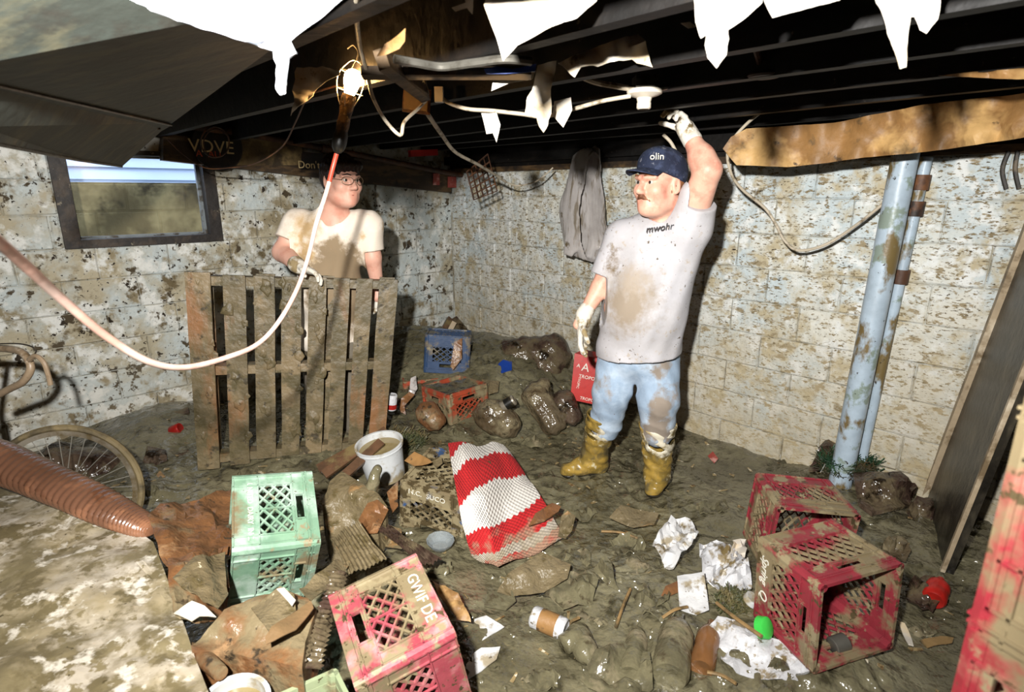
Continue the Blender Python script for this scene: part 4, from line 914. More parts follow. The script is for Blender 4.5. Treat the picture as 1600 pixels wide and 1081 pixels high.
# the red crate standing on edge against the wall behind the man
fl = [P(898, 552, 3.62), P(935, 560, 3.60), P(929, 632, 3.55), P(891, 624, 3.57)]
bx = [p + Vector((0.07, 0.10, 0)) for p in fl]
rc = MB().hexa([fl[3], fl[2], bx[2], bx[3], fl[0], fl[1], bx[1], bx[0]]).build('red_case', M['red_paint']); tag(rc, 'bright red plastic case standing behind the man in the cap', 'case')
fx = (fl[1] - fl[0]).normalized(); fy = (fl[0] - fl[3]).normalized(); fn = fx.cross(fy).normalized()
for body, px, py, sz, rz in (('A', 915, 575, 0.075, 0), ('A', 904, 572, 0.035, 0), ('TROPO', 917, 590, 0.032, 0), ('TROPIC', 904, 598, 0.022, -pi / 2), ('TROPO', 917, 623, 0.028, 0)):
    c = P(px, py, 3.58) ; c = c - fn * (c - fl[0]).dot(fn) + fn * 0.002
    text_mesh('lettering', body, sz, frameM(c, fx, fy) @ Matrix.Rotation(rz, 4, 'Z'), M['white_print'], rc, ext=0.0008)

# ================================================================== PALLET
pl = empty('pallet', onmud(455, 715), 'upright muddy wooden pallet leaning in front of the bespectacled man', 'pallet')
TLp, TRp, BLp, BRp = P(288, 428, 2.95), P(622, 437, 3.22), G(310, 735, 0.06), G(600, 700, 0.09)
BLp = P(309, 735, 2.90); BRp = P(600, 706, 3.16)
pn = (TRp - TLp).cross(BLp - TLp).normalized()
if pn.y > 0: pn = -pn
def pp_(u, v, off=0.0): return (TLp * (1 - u) + TRp * u) * (1 - v) + (BLp * (1 - u) + BRp * u) * v + pn * off
edges = [(30, 108), (147, 217), (244, 312), (335, 400), (425, 485), (510, 565), (588, 645), (668, 735)]
def board(u0, u1, v0, v1, f, t, seed, nm, nv=10):
    rnd = random.Random(seed); vs = []; fs = []
    for j in range(nv + 1):
        v = v0 + (v1 - v0) * j / nv
        for u, o in ((u0, f), (u1, f), (u1, f - t), (u0, f - t)):
            vs.append(pp_(u + 0.004 * nz(v * 5, seed * 3.1 + (u > u0) * 7), v, o + 0.006 * nz(v * 6, seed * 1.7, u * 9)))
    for j in range(nv):
        for k in range(4): fs.append((j * 4 + k, j * 4 + (k + 1) % 4, (j + 1) * 4 + (k + 1) % 4, (j + 1) * 4 + k))
    fs += [(3, 2, 1, 0), tuple(nv * 4 + k for k in range(4))]
    me = MB().add(vs, [tuple(reversed(f_)) for f_ in fs]); return me.build(nm, M['pallet'], pl)
for i, (a, b) in enumerate(edges):
    e0, e1 = (a - 30) / 705, (b - 30) / 705; board(e0, e1, 0.0 if i else -0.01, (1.0, 0.99, 0.97, 0.965, 0.965, 0.96, 0.93, 0.92)[i], 0.0, 0.02, i + 1, 'slat')
for i, v in enumerate((0.01, 0.46, 0.93)): board(0.0, 1.0, v, v + 0.045, -0.02, 0.085, 20 + i, 'stringer', 4)
for i, (a, b) in enumerate(((0.01, 0.10), (0.3, 0.39), (0.60, 0.68), (0.91, 0.99))): board(a, b, 0.0, 0.96, -0.106, 0.018, 30 + i, 'back_slat')
# clods of mud clinging to the slats
rnd = random.Random(5)
for i in range(44):
    u, v = rnd.choice([(e_[0] + (e_[1] - e_[0]) * rnd.random() - 30) / 705 for e_ in edges[:5]]), rnd.uniform(0.02, 0.85); c = pp_(u, v, 0.004); r = rnd.uniform(0.008, 0.032); vs = []; fs = []
    ex = (TRp - TLp).normalized(); ey = (BLp - TLp).normalized()
    for j in range(5):
        for k in range(9):
            th = math.pi / 2 * j / 4; ph = 2 * math.pi * k / 9; rr = r * (1 + 0.9 * nz(i * 3 + math.cos(ph) * 1.3, math.sin(ph) * 1.3, i))
            vs.append(c + (ex * math.cos(ph) + ey * math.sin(ph) * 1.4) * rr * math.cos(th) + pn * (0.28 * r * math.sin(th) * (1 + nz(i * 2.2, ph, th)) - 0.002))
    fs = [(j * 9 + k, j * 9 + (k + 1) % 9, (j + 1) * 9 + (k + 1) % 9, (j + 1) * 9 + k) for j in range(4) for k in range(9)]
    MB().add(vs, fs).build('mud_clod', M['pallet'], pl, True)

# ================================================================== BICYCLE
pi2 = 2 * pi; WR = 0.325
wx = Vector((0.97, 0.22, 0)).normalized(); wy = Vector((0.0, 0.10, 0.99)); wz = wx.cross(wy).normalized()
def wheel(h, nm, root):
    tyre = MB().tube([h + (wx * math.cos(a) + wy * math.sin(a)) * (WR - 0.012) for a in [pi2 * k / 64 for k in range(65)]], 0.016, 8, False).build(nm, M['tyre'], root, True)
    mb = MB(); n = 64; vs = []
    for k in range(n):
        a = pi2 * k / n; d = wx * math.cos(a) + wy * math.sin(a)
        for rr, off in ((WR - 0.024, -0.013), (WR - 0.024, 0.013), (WR - 0.046, 0.011), (WR - 0.046, -0.011)): vs.append(h + d * rr + wz * off)
    mb.add(vs, [(k * 4 + j, k * 4 + (j + 1) % 4, ((k + 1) % n) * 4 + (j + 1) % 4, ((k + 1) % n) * 4 + j) for k in range(n) for j in range(4)]); mb.build('rim', M['steel'], tyre, True)
    for k in range(32):
        a = pi2 * k / 32; b = a + (0.35 if k % 4 < 2 else -0.35); d = wx * math.cos(a) + wy * math.sin(a); e = wx * math.cos(b) + wy * math.sin(b)
        MB().tube([h + e * 0.02 + wz * (0.025 if k % 2 else -0.025), h + d * (WR - 0.042)], 0.0017, 5).build('spoke', M['spoke'], tyre)
    MB().lathe(h - wz * 0.04, wz, [(0.006, -0.015), (0.006, 0.0), (0.022, 0.01), (0.022, 0.015), (0.013, 0.02), (0.013, 0.06), (0.022, 0.065), (0.022, 0.07), (0.006, 0.08), (0.006, 0.095)], 12).build('hub', M['steel'], tyre, True)
hub = P(103, 770, 2.40)
bk = empty('bicycle', hub - wy * WR, 'old bicycle at the left edge with spoked front wheel and drop handlebar', 'bicycle'); wheel(hub, 'front_wheel', bk)
h0 = P(-25, 640, 2.36); fh = h0 + wx * 0.02 - wy * 0.62
head_t = h0 - wx * 0.01
MB().tube([h0 - wy * 0.22 - wx * 0.01, head_t], 0.018, 10).build('head_tube', M['rust'], bk, True)
for s in (-1, 1): MB().tube(spline([h0 - wy * 0.22 + wz * 0.03 * s - wx * 0.01, (h0 - wy * 0.22).lerp(hub, 0.5) + wz * 0.05 * s, hub + wz * 0.05 * s], 5), 0.011, 8).build('fork_blade', M['rust'], bk, True)
bb = h0 - wx * 0.62 - wy * 0.55; seat_b = bb + wy * 0.5 - wx * 0.16; ra = bb - wx * 0.42
for a, b in ((head_t - wy * 0.03, seat_b), (h0 - wy * 0.2, bb), (bb, seat_b + wy * 0.05), (bb, ra), (seat_b, ra)): MB().tube([a, b], 0.014, 8).build('frame_tube', M['rust'], bk, True)
MB().tube(spline([head_t, head_t + wy * 0.06, P(-22, 548, 2.42)], 4), 0.012, 8).build('stem', M['steel'], bk, True)
MB().tube(spline([P(-70, 552, 2.5), P(-20, 545, 2.42), P(12, 545, 2.38), P(36, 552, 2.33), P(48, 574, 2.30), P(36, 596, 2.30), P(14, 608, 2.32), P(-12, 622, 2.34)], 8), [0.0155] * 57, 10).build('handlebar', M['bar_tape'], bk, True)
MB().tube(spline([P(46, 562, 2.29), P(56, 556, 2.27), P(68, 566, 2.26), P(75, 585, 2.26), P(79, 601, 2.26)], 6), [0.011] * 6 + [0.0095] * 19, 8).build('brake_lever', M['bar_tape'], bk, True)
MB().tube(spline([P(48, 562, 2.28), P(56, 546, 2.27), P(30, 537, 2.30), P(-20, 538, 2.36)], 6), 0.003, 6).build('brake_cable', M['wire_dark'], bk, True)

# ================================================================== OVERHEAD THINGS
def plate(name, pts, thick, m, parent=None, smooth=False):
    """flat sheet from 3-D corner points, given real thickness"""
    pts = [Vector(p) for p in pts]; n = Vector()
    for i in range(len(pts)): n += (pts[i] - pts[0]).cross(pts[(i + 1) % len(pts)] - pts[0])
    n.normalize(); k = len(pts)
    if n.z < 0: n = -n
    top = [p + n * thick for p in pts]
    fs = [tuple(range(k)), tuple(reversed(range(k, 2 * k)))] + [(i, k + i, k + (i + 1) % k, (i + 1) % k) for i in range(k)]
    return mesh_obj(name, pts + top, fs, m, parent, smooth)
hp = empty('hanging_panel', P(200, 225, 2.2), 'grey-green panel hanging from the ceiling at the upper left', 'panel')
ext = lambda a, b, k: a + (b - a) * k
pa, pb0, pb1, pb2 = P(268, 193, 2.37), P(-90, 112, 1.02), P(-90, 117, 1.02), P(-90, 208, 1.10); pl0, pl1, pl2 = ext(pa, pb0, 1.0), ext(P(266, 197, 2.36), pb1, 1.0), ext(P(122, 250, 1.95), pb2, 1.0)
plate('board', [P(268, 193, 2.37), P(545, -12, 1.2), P(420, -90, 1.0), P(-90, -90, 0.85), pl0], 0.012, M['panel'], hp)
plate('board', [P(266, 197, 2.36), pl1, pl2, P(122, 250, 1.95), P(190, 261, 2.45), P(252, 205, 2.44)], 0.012, M['panel'], hp)
MB().tube([pl0 + (pl1 - pl0) * 0.5, P(268, 196, 2.355)], 0.004, 6).build('seam_strip', M['dark_panel'], hp)
MB().tube([pl2, P(122, 250, 1.94), P(190, 260, 2.44)], 0.005, 6).build('edge_strip', M['dark_panel'], hp)
for q_ in (P(260, 190, 2.35), P(470, 40, 1.4)): MB().bar(q_ - Vector((0.03, 0.02, 0.03)), q_ + Vector((-0.03, -0.02, TOPZ - q_.z)), 0.03, 0.003, (0, 1, 0)).build('hanger_strap', M['rust'], hp)
sh = flap('torn_sheet', [(190, -8, 0.86), (250, 18, 0.89), (320, 48, 0.93), (400, 70, 0.98), (436, 82, 1.0), (470, 52, 1.0), (545, -12, 0.97), (500, -70, 0.9), (190, -70, 0.84)], M['white_sheet'], amp=0.006, thick=0.004)
tag(sh, 'glaring white torn sheet under the ceiling at upper left', 'sheet')
flap('torn_strip', [(428, 66, 0.985), (452, 58, 0.985), (464, 84, 0.98), (452, 92, 0.98), (447, 146, 0.975), (440, 150, 0.975), (434, 140, 0.975), (436, 104, 0.98), (430, 92, 0.98)], M['white_sheet'], amp=0.004, ns=20, thick=0.006, parent=sh, seg=8)
flap('torn_strip', [(228, 6, 0.88), (380, 56, 0.96), (440, 40, 0.98), (432, 58, 0.98), (384, 66, 0.96), (240, 18, 0.88)], M['white_sheet'], amp=0.008, ns=15, thick=0.004, parent=sh, seg=12)

# scraps of torn ceiling paper, each its own piece
SC = [
 ('torn paper scrap lit yellow beside the glowing bulb', [(462, 104), (500, 100), (528, 108), (529, 114), (508, 124), (488, 140), (487, 148), (470, 163), (454, 181), (460, 158), (455, 140)], 1.95, 0.03, 'paper'),
 ('largest white torn paper hanging from the ceiling, top centre', [(756, 8), (770, -30), (940, -40), (932, 2), (900, 30), (850, 48), (808, 70), (786, 96), (776, 60)], 1.22, 0.02, 'paper'),
 ('tan crumpled paper scrap above the wooden bridging', [(588, 88), (600, 70), (622, 56), (634, 44), (632, 64), (624, 76), (604, 86)], 1.27, 0.02, 'kraft'),
 ('thin curled scrap left of the largest torn paper', [(706, 12), (728, 4), (722, -20), (742, -24), (738, 22), (730, 12), (712, 18)], 1.3, 0.02, 'paper'),
 ('small torn paper left of the hanging white strip', [(771, 118), (800, 112), (838, 110), (832, 124), (796, 130), (768, 142)], 1.80, 0.02, 'paper'),
 ('long white torn strip hanging beside the lampholder cable', [(842, 100), (870, 94), (868, 110), (860, 140), (862, 176), (856, 196), (848, 208), (842, 198), (838, 184), (820, 176), (824, 152), (832, 140)], 1.82, 0.03, 'paper'),
 ('broad folded paper scrap above the porcelain lampholder', [(872, 98), (922, 76), (956, 64), (998, 50), (1008, 66), (1016, 96), (1020, 104), (988, 92), (960, 98), (934, 102), (908, 104), (898, 118)], 1.66, 0.03, 'paper'),
 ('white torn paper with a ragged point, left of top right', [(1086, -20), (1200, -24), (1192, 4), (1166, 28), (1140, 46), (1140, 62), (1134, 86), (1120, 106), (1108, 90), (1102, 70), (1106, 54), (1096, 60), (1088, 34)], 1.13, 0.02, 'paper'),
 ('cream paper edge between the two pointed scraps', [(1192, 2), (1220, -24), (1340, -30), (1310, 2), (1260, 14), (1206, 29)], 1.14, 0.01, 'paper'),
 ('white torn paper with two points, top right', [(1366, -10), (1372, -30), (1470, -34), (1464, 30), (1450, 52), (1440, 46), (1430, 26), (1420, 28), (1417, 104), (1408, 107), (1392, 70), (1384, 46)], 1.14, 0.02, 'paper'),
 ('short scrap hanging from the cable under the joist', [(752, 178), (776, 176), (782, 196), (776, 222), (770, 208), (760, 210), (756, 192)], 1.95, 0.02, 'paper'),
 ('small pale scrap right of the hanging white strip', [(866, 158), (892, 152), (894, 172), (880, 199), (863, 180)], 1.95, 0.02, 'paper'),
 ('tiny scrap on the joist right of the folded paper', [(1064, 36), (1078, 34), (1088, 42), (1076, 44)], 1.42, 0.01, 'paper'),
]
for lb, pts, Y, am, mt in SC:
    n = len(pts); pp2 = [(x, y, Y + am * 2 * nz(x * 0.02, y * 0.03, 3)) for x, y in pts]
    tag(flap('torn_paper', pp2, M[mt], amp=am * 0.6, ns=9, thick=0.0015, seg=12), lb, 'paper', 'torn ceiling paper')
kr = [(1128, 232, 2.98), (1142, 214, 2.98), (1166, 201, 2.97), (1230, 197, 2.85), (1300, 191, 2.72), (1372, 178, 2.60), (1440, 163, 2.48), (1520, 155, 2.34), (1640, 140, 2.14), (1660, 205, 2.10), (1600, 214, 2.18), (1540, 224, 2.28), (1480, 233, 2.38), (1420, 240, 2.5), (1350, 246, 2.62), (1290, 254, 2.72), (1230, 261, 2.82), (1150, 258, 2.94)]
tag(flap('kraft_paper', kr, M['kraft'], amp=0.018, ns=5, thick=0.002, seg=16), 'long orange-brown kraft paper sagging under the joists at right', 'paper')
tag(flap('kraft_paper', [(1465, 118, 1.9), (1520, 112, 1.85), (1600, 106, 1.78), (1660, 100, 1.74), (1660, 120, 1.74), (1590, 124, 1.78), (1520, 121, 1.85)], M['kraft'], amp=0.008, thick=0.002), 'narrow brown paper strip higher up at the right edge', 'paper')

# work lamp hung from the joists with its glowing bulb -------------
Yb = 2.02; ax0, ax1 = P(527, 238, Yb), P(552, 118, Yb); ax = (ax1 - ax0).normalized()
wlp = empty('work_lamp', ax0, 'caged work lamp with a glowing bulb hanging under the ceiling', 'lamp')
def onax(px, py): return ax0 + ax * (P(px, py, Yb) - ax0).dot(ax)
b0 = onax(546, 158)
MB().lathe(b0, ax, [(0.0001, 0.098), (0.012, 0.096), (0.022, 0.088), (0.027, 0.074), (0.026, 0.058), (0.02, 0.036), (0.014, 0.015), (0.013, -0.005), (0.0001, -0.006)], 20).build('bulb', M['bulb'], wlp, True)
MB().lathe(onax(537, 205), ax, [(0.0001, -0.002), (0.019, 0.0), (0.021, 0.02), (0.019, 0.05), (0.022, 0.07), (0.024, 0.10), (0.022, 0.115), (0.0001, 0.116)], 18).build('handle', M['lamp_handle'], wlp, True)
MB().lathe(onax(527, 238), ax, [(0.0001, -0.002), (0.012, 0.0), (0.02, 0.012), (0.024, 0.03), (0.023, 0.055), (0.018, 0.075), (0.0001, 0.078)], 18).build('plug', M['black_plastic'], wlp, True)
sdx = ax.cross(Vector((0, 1, 0))).normalized(); sdy = ax.cross(sdx).normalized(); cage = MB()
for k in range(5):
    a = pi2 * k / 5 + 0.3; d = sdx * math.cos(a) + sdy * math.sin(a)
    cage.tube(spline([b0 - ax * 0.02 + d * 0.022, b0 + ax * 0.02 + d * 0.04, b0 + ax * 0.07 + d * 0.045, b0 + ax * 0.115 + d * 0.02, b0 + ax * 0.125], 5), 0.0015, 5)
for hh, rr in ((0.03, 0.042), (0.085, 0.042)): cage.tube([b0 + ax * hh + (sdx * math.cos(a) + sdy * math.sin(a)) * rr for a in [pi2 * k / 18 for k in range(19)]], 0.0015, 5, False)
cage.build('guard', M['spoke'], wlp, True)
MB().tube(spline([b0 + ax * 0.125, b0 + ax * 0.15, b0 + ax * 0.165 + sdx * 0.02, b0 + ax * 0.15 + sdx * 0.035], 5), 0.002, 6).build('hook', M['spoke'], wlp, True)
ctop = P(526, 240, Yb)
cpts = [(526, 240, 2.02), (520, 262, 2.02), (510, 300, 2.0), (494, 350, 1.98), (482, 400, 1.95), (464, 452, 1.88), (436, 502, 1.76), (402, 538, 1.62), (350, 560, 1.45), (290, 574, 1.28), (235, 566, 1.14), (170, 528, 1.0), (100, 470, 0.86), (40, 415, 0.74), (-10, 372, 0.66), (-80, 320, 0.58)]
cp = spline([P(*q) for q in cpts] + [Vector((-0.52, 0.32, 1.66)), Vector((-0.55, 0.05, 1.72)), Vector((-0.8, -0.25, 1.85)), Vector((-1.2, -0.4, 1.93))], 8); k0 = 14
cord = MB().tube(cp, 0.0072, 10).build('lamp_cord', M['cord'], smooth=True); tag(cord, 'thick pinkish orange cord drooping from the work lamp to the left edge', 'cord')
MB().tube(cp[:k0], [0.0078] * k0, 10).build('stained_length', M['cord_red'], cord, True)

# wiring ------------------------------------------------------------
def wire(label, pts, r, m, n=8, cat='cable', nm='cable'):
    return tag(MB().tube(spline([P(*q) for q in pts], n), r, 8).build(nm, M[m], smooth=True), label, cat)
wire('white wire looping down beside the bulb', [(560, -20, 1.15), (557, 20, 1.3), (562, 70, 1.55), (574, 115, 1.75), (582, 150, 1.85), (600, 185, 1.9), (625, 211, 1.92), (632, 190, 1.94), (655, 168, 1.98), (668, 150, 2.0), (662, 120, 2.02), (668, 106, 2.03), (658, 104, 2.04)], 0.0055, 'wire_white')
wire('ribbed steel cable above the red-lit timber', [(616, 92, 1.57), (650, 98, 1.6), (690, 104, 1.64), (740, 98, 1.6), (790, 92, 1.57), (830, 96, 1.59)], 0.011, 'conduit')
wire('pale cable running from the square box to the white strip', [(688, 150, 2.25), (700, 160, 2.25), (730, 170, 2.25), (770, 173, 2.22), (815, 178, 2.18), (850, 182, 2.14), (890, 172, 2.1), (940, 158, 2.1), (985, 150, 2.1)], 0.007, 'wire_white')
wire('brown cable dropping from the square box towards the corner', [(664, 172, 2.3), (690, 210, 2.7), (712, 238, 3.1), (745, 256, 3.5), (772, 272, 3.9), (790, 284, 4.1)], 0.009, 'wire_white')
wire('steel cable leading into the porcelain lampholder', [(905, 118, 2.1), (930, 128, 2.1), (960, 134, 2.1), (1000, 140, 2.1)], 0.010, 'wire_white')
wire('ribbed steel cable leaving the lampholder to the right', [(1022, 140, 2.12), (1060, 132, 2.16), (1110, 124, 2.2), (1180, 118, 2.25), (1260, 108, 2.3)], 0.010, 'conduit')
wire('cable hanging in a loop on the right wall beside the pole', [(1210, 160, 2.95), (1165, 195, 3.0), (1138, 232, 3.05), (1142, 270, 3.1), (1160, 296, 3.12), (1195, 325, 3.1), (1212, 350, 3.08), (1226, 376, 3.05), (1248, 391, 3.02), (1290, 382, 2.98), (1340, 350, 2.9), (1392, 308, 2.82)], 0.0075, 'wire_white')
wire('thin wire curving down in front of the left board', [(548, 128, 2.1), (500, 142, 2.2), (480, 152, 2.3), (462, 190, 2.6), (440, 230, 2.9), (400, 255, 3.2), (360, 262, 3.4), (320, 262, 3.5), (285, 240, 3.55), (262, 218, 3.5)], 0.0035, 'rust', nm='wire')
wire('short cable stub curving above the man in the cap', [(1036, 210, 2.95), (1048, 222, 2.95), (1058, 240, 2.95), (1066, 252, 2.95)], 0.008, 'wire_white')
wire('thin pale wire stub at the corner beam', [(790, 284, 4.15), (810, 290, 4.2), (840, 282, 4.2), (864, 262, 4.2)], 0.005, 'wire_white', nm='wire')
rg = tag(MB().tube([P(336 + 22 * math.cos(a), 222 + 24 * math.sin(a), 3.42 + 0.03 * math.sin(a * 3)) for a in [pi2 * k / 30 for k in range(31)]], 0.004, 6, False).build('wire_coil', M['rust'], smooth=True), 'coil of thin wire hanging over the lettered sign', 'wire')
MB().tube([P(338 + 20 * math.cos(a), 224 + 22 * math.sin(a), 3.41) for a in [pi2 * k / 30 for k in range(31)]], 0.003, 6, False).build('loop', M['rust'], rg, True)
# square junction box, diagonal bridging timber, plug
jb = tag(MB().box(P(651, 158, 2.28), (0.10, 0.05, 0.085), Euler((0.1, 0.1, 0.2)).to_matrix()).build('junction_box', M['rust']), 'square rusty junction box on the joist beside the bulb', 'box')
MB().box(P(652, 158, 2.28) + Vector((0, -0.03, 0)), (0.085, 0.008, 0.07), Euler((0.1, 0.1, 0.2)).to_matrix()).build('cover', M['cardboard'], jb)
MB().lathe(P(665, 110, 2.03), (0, 0, -1), [(0.0001, -0.03), (0.012, -0.03), (0.012, 0.0), (0.0001, 0.0)], 10).build('knockout', M['conduit'], jb, True)
tag(MB().bar(P(596, 92, 1.58), P(662, 146, 1.98), 0.03, 0.05, (0, 1, 0.3)).build('bridging_timber', M['brown_wood']), 'short diagonal timber brace lit by the bulb', 'timber')
tag(MB().bar(P(566, 114, 1.73), P(830, 114, 1.73), 0.03, 0.025, (0, 0.3, 1)).build('batten', M['brown_wood']), 'reddish batten behind the glowing bulb', 'timber')
tag(MB().box(P(686, 148, 2.24), (0.03, 0.03, 0.05)).build('cable_clamp', M['porcelain']), 'small pale cable clamp right of the junction box', 'clamp')
tag(flap('blue_film', [(756, 108, 1.7), (776, 104, 1.7), (800, 108, 1.7), (838, 100, 1.7), (836, 112, 1.7), (790, 116, 1.7), (760, 116, 1.7)], M['blue_plastic'], amp=0.006, thick=0.002, seg=10), 'scrap of blue plastic film above the small torn paper', 'film')
# porcelain lampholder
lh = P(1007, 146, 2.1); lo_ = empty('lampholder', lh, 'white porcelain lampholder without a bulb on the joist', 'lamp')
MB().lathe(lh, (0, 0, -1), [(0.0001, -0.012), (0.056, -0.012), (0.060, -0.006), (0.058, 0.002), (0.045, 0.008), (0.026, 0.014), (0.022, 0.03), (0.0001, 0.03)], 26).build('base', M['porcelain'], lo_, True)
MB().lathe(lh, (0, 0, -1), [(0.020, 0.028), (0.024, 0.03), (0.024, 0.046), (0.020, 0.05), (0.017, 0.05), (0.016, 0.03)], 22).build('socket', M['porcelain'], lo_, True)
MB().box(lh + Vector((0, 0, 0.03)), (0.075, 0.075, 0.045)).build('back_box', M['conduit'], lo_)
# hanging ironwork far up right
iw = empty('pipe_hanger', P(1192, 115, 1.9), 'dark iron pipe hanger with a disc, upper right', 'hanger')
MB().tube([P(1168, 30, 1.75), P(1188, 100, 1.92)], 0.010, 8).build('rod', M['rust'], iw, True)
MB().lathe(P(1194, 118, 1.92), (0, 0, 1), [(0.0001, -0.006), (0.045, -0.006), (0.05, 0.0), (0.045, 0.006), (0.0001, 0.006)], 20).build('disc', M['rust'], iw, True)
# wire rack hanging at the corner
wr = empty('wire_rack', P(742, 305, 4.15), 'small rusty wire rack hanging at the far corner', 'rack')
qa, qb, qc, qd = P(722, 266, 4.1), P(755, 238, 4.15), P(770, 296, 4.15), P(733, 310, 4.1); rk = MB()
for off in (0.0, 0.10):
    o_ = Vector((0.03, off, -0.01))
    for k in range(6):
        t = k / 5; rk.tube([qa.lerp(qb, t) + o_, qd.lerp(qc, t) + o_], 0.003, 5); rk.tube([qa.lerp(qd, t) + o_, qb.lerp(qc, t) + o_], 0.003, 5)
for q in (qa, qb, qc, qd): rk.tube([q + Vector((0.03, 0, -0.01)), q + Vector((0.03, 0.1, -0.01))], 0.003, 5)
rk.build('grid', M['rust'], wr, True)
# signs and stickers on the left board
def wallsign(name, label, px0, py0, px1, py1, off, m, cat='sign', n=None):
    a, b, c, d = wl(px0, py0, off), wl(px1, py0, off), wl(px1, py1, off), wl(px0, py1, off); bk_ = [p - N_L * 0.006 for p in (a, b, c, d)]
    return tag(MB().hexa([d, c, bk_[2], bk_[3], a, b, bk_[1], bk_[0]]).build(name, m), label, cat)
M['sign_black'] = mat('black_sign', '15100d', [('2b1d14', 8, 0.55, 0.06)], rough=0.4, bump=0)
M['tan_panel'] = mat('tan_stained_panel', '6b5838', [('8a744a', 5, 0.55, 0.07), ('3f3322', 7, 0.55, 0.06)], rough=0.7)
M['red_sticker'] = mat('faded_red_sticker', 'a0483e', [('c08a80', 12, 0.58, 0.05)], rough=0.5, bump=0)
sx_ = -DL
tp_ = wallsign('tan_panel', 'tan stained strip along the left board', 352, 216, 472, 258, 0.108, M['tan_panel'], 'strip')
c0 = wl(340, 228, 0.125)
sg = MB().lathe(c0, N_L, [(0.0001, 0.004), (0.155, 0.004), (0.16, 0.0), (0.16, -0.006), (0.0001, -0.006)], 28).build('round_sign', M['sign_black']); tag(sg, 'round dark sign with cream capital letters on the left board', 'sign')
text_mesh('lettering', 'VDVE', 0.115, frameM(wl(331, 230, 0.13), sx_ - Vector((0, 0, 0.03)), (0, 0, 1)), M['cream_print'], sg)
text_mesh('lettering', 'A  AU', 0.06, frameM(wl(326, 241, 0.13), sx_ - Vector((0, 0, 0.03)), (0, 0, 1)), M['orange_print'], sg)
st_ = wallsign('orange_sticker', 'small orange sticker right of the round sign', 366, 236, 374, 246, 0.112, M['orange_print'], 'sticker')
dn = wallsign('black_label', 'black label with white lettering above the bespectacled man', 471, 240, 504, 265, 0.112, M['sign_black'], 'label')
text_mesh('lettering', "Don't", 0.075, frameM(wl(483, 258, 0.116), sx_, (0, 0, 1)), M['cream_print'], dn)
wallsign('red_sticker', 'faded pink sticker on the board, left of a pair', 677, 271, 687, 289, 0.112, M['red_sticker'], 'sticker')
wallsign('red_sticker', 'faded pink sticker on the board, right of a pair', 700, 276, 713, 293, 0.112, M['red_sticker'], 'sticker')
tag(MB().bar(wl(640, 240, 0.25), wl(682, 238, 0.25), 0.04, 0.05).build('red_block', M['red_paint']), 'red scrap wedged under the joists near the corner', 'scrap')
# grey plastic bag hung on the right wall --------------------------
F = Field(P(870, 420, 4.3) - Vector((0.1, 0.25, 0.05)), P(970, 225, 4.1) + Vector((0.1, 0.25, 0.1)), 0.009)
Yg = 4.12; fl_ = (N_R, 0.34)
F.cone(P(914, 262, Yg), P(912, 330, Yg), 0.13, 0.205, 0.05, flat=fl_); F.cone(P(912, 330, Yg), P(917, 368, Yg), 0.205, 0.215, 0.06, flat=fl_); F.cone(P(912, 340, Yg), P(886, 400, Yg), 0.15, 0.04, 0.05, flat=fl_)
F.cone(P(911, 266, Yg), P(917, 240, Yg), 0.07, 0.03, 0.02, flat=fl_); F.cone(P(926, 265, Yg), P(930, 238, Yg), 0.075, 0.045, 0.02, flat=fl_)
F.cone(P(925, 370, Yg), P(950, 386, Yg), 0.09, 0.04, 0.05, flat=fl_); F.cut(P(915, 404, Yg), Vector((0, 0, -1)) - DR * 0.22)
F.warp(lambda X, Y, Z: 0.0018 * np.sin((X * DR.x + Y * DR.y) * 95 + 2.5 * np.sin(Z * 7)) + 0.003 * np.sin((X * DR.x + Y * DR.y) * 210 + Z * 12) + 0.002 * np.sin(Z * 31 + X * 40))
tag(F.build('plastic_bag', M['bag_grey'], relax=3), 'wrinkled grey plastic bag hanging on the right wall', 'bag')

# ---------------------------------------------------------------- columns and pipes by the right wall
pb, pt_ = G(1312, 757, 0.06), P(1416, 236, 2.80)
col = empty('steel_column', pb, 'pale blue painted steel column standing before the right wall', 'column')
MB().tube([pb, pb.lerp(pt_, 0.5), pt_ + (pt_ - pb) * 0.02], 0.056, 24).build('shaft', M['pipe_blue'], col, True)
MB().box(pt_ + Vector((0, 0, 0.035)), (0.17, 0.17, 0.012)).build('cap_plate', M['rust'], col)
p2 = [onwall(x_, y_, 'R', 0.04)[0] for x_, y_ in ((1448, 246), (1426, 345), (1399, 470), (1352, 690), (1346, 725))]
wp = MB().tube(spline(p2, 4), 0.026, 14).build('water_pipe', M['pipe_blue'], smooth=True); tag(wp, 'thin peeling pipe rising behind the steel column', 'pipe')
for px, py in ((1407, 432), (1430, 326), (1439, 285)): MB().lathe(onwall(px, py, 'R', 0.04)[0], p2[0] - p2[-1], [(0.027, -0.035), (0.037, -0.035), (0.037, 0.035), (0.027, 0.035)], 14).build('coupling', M['rust'], wp, True)
for px, dd in ((1576, 0), (1590, 6)): tag(MB().tube(spline([onwall(px, 236, 'R', 0.03)[0], onwall(px - 10 + dd, 265, 'R', 0.03)[0], onwall(px - 4 + dd, 295, 'R', 0.02)[0]], 5), 0.009, 6).build('stain_wire', M['wire_dark'], smooth=True), ('left' if dd == 0 else 'right') + ' one of two dark wires hanging at the wall top, right edge', 'wire')
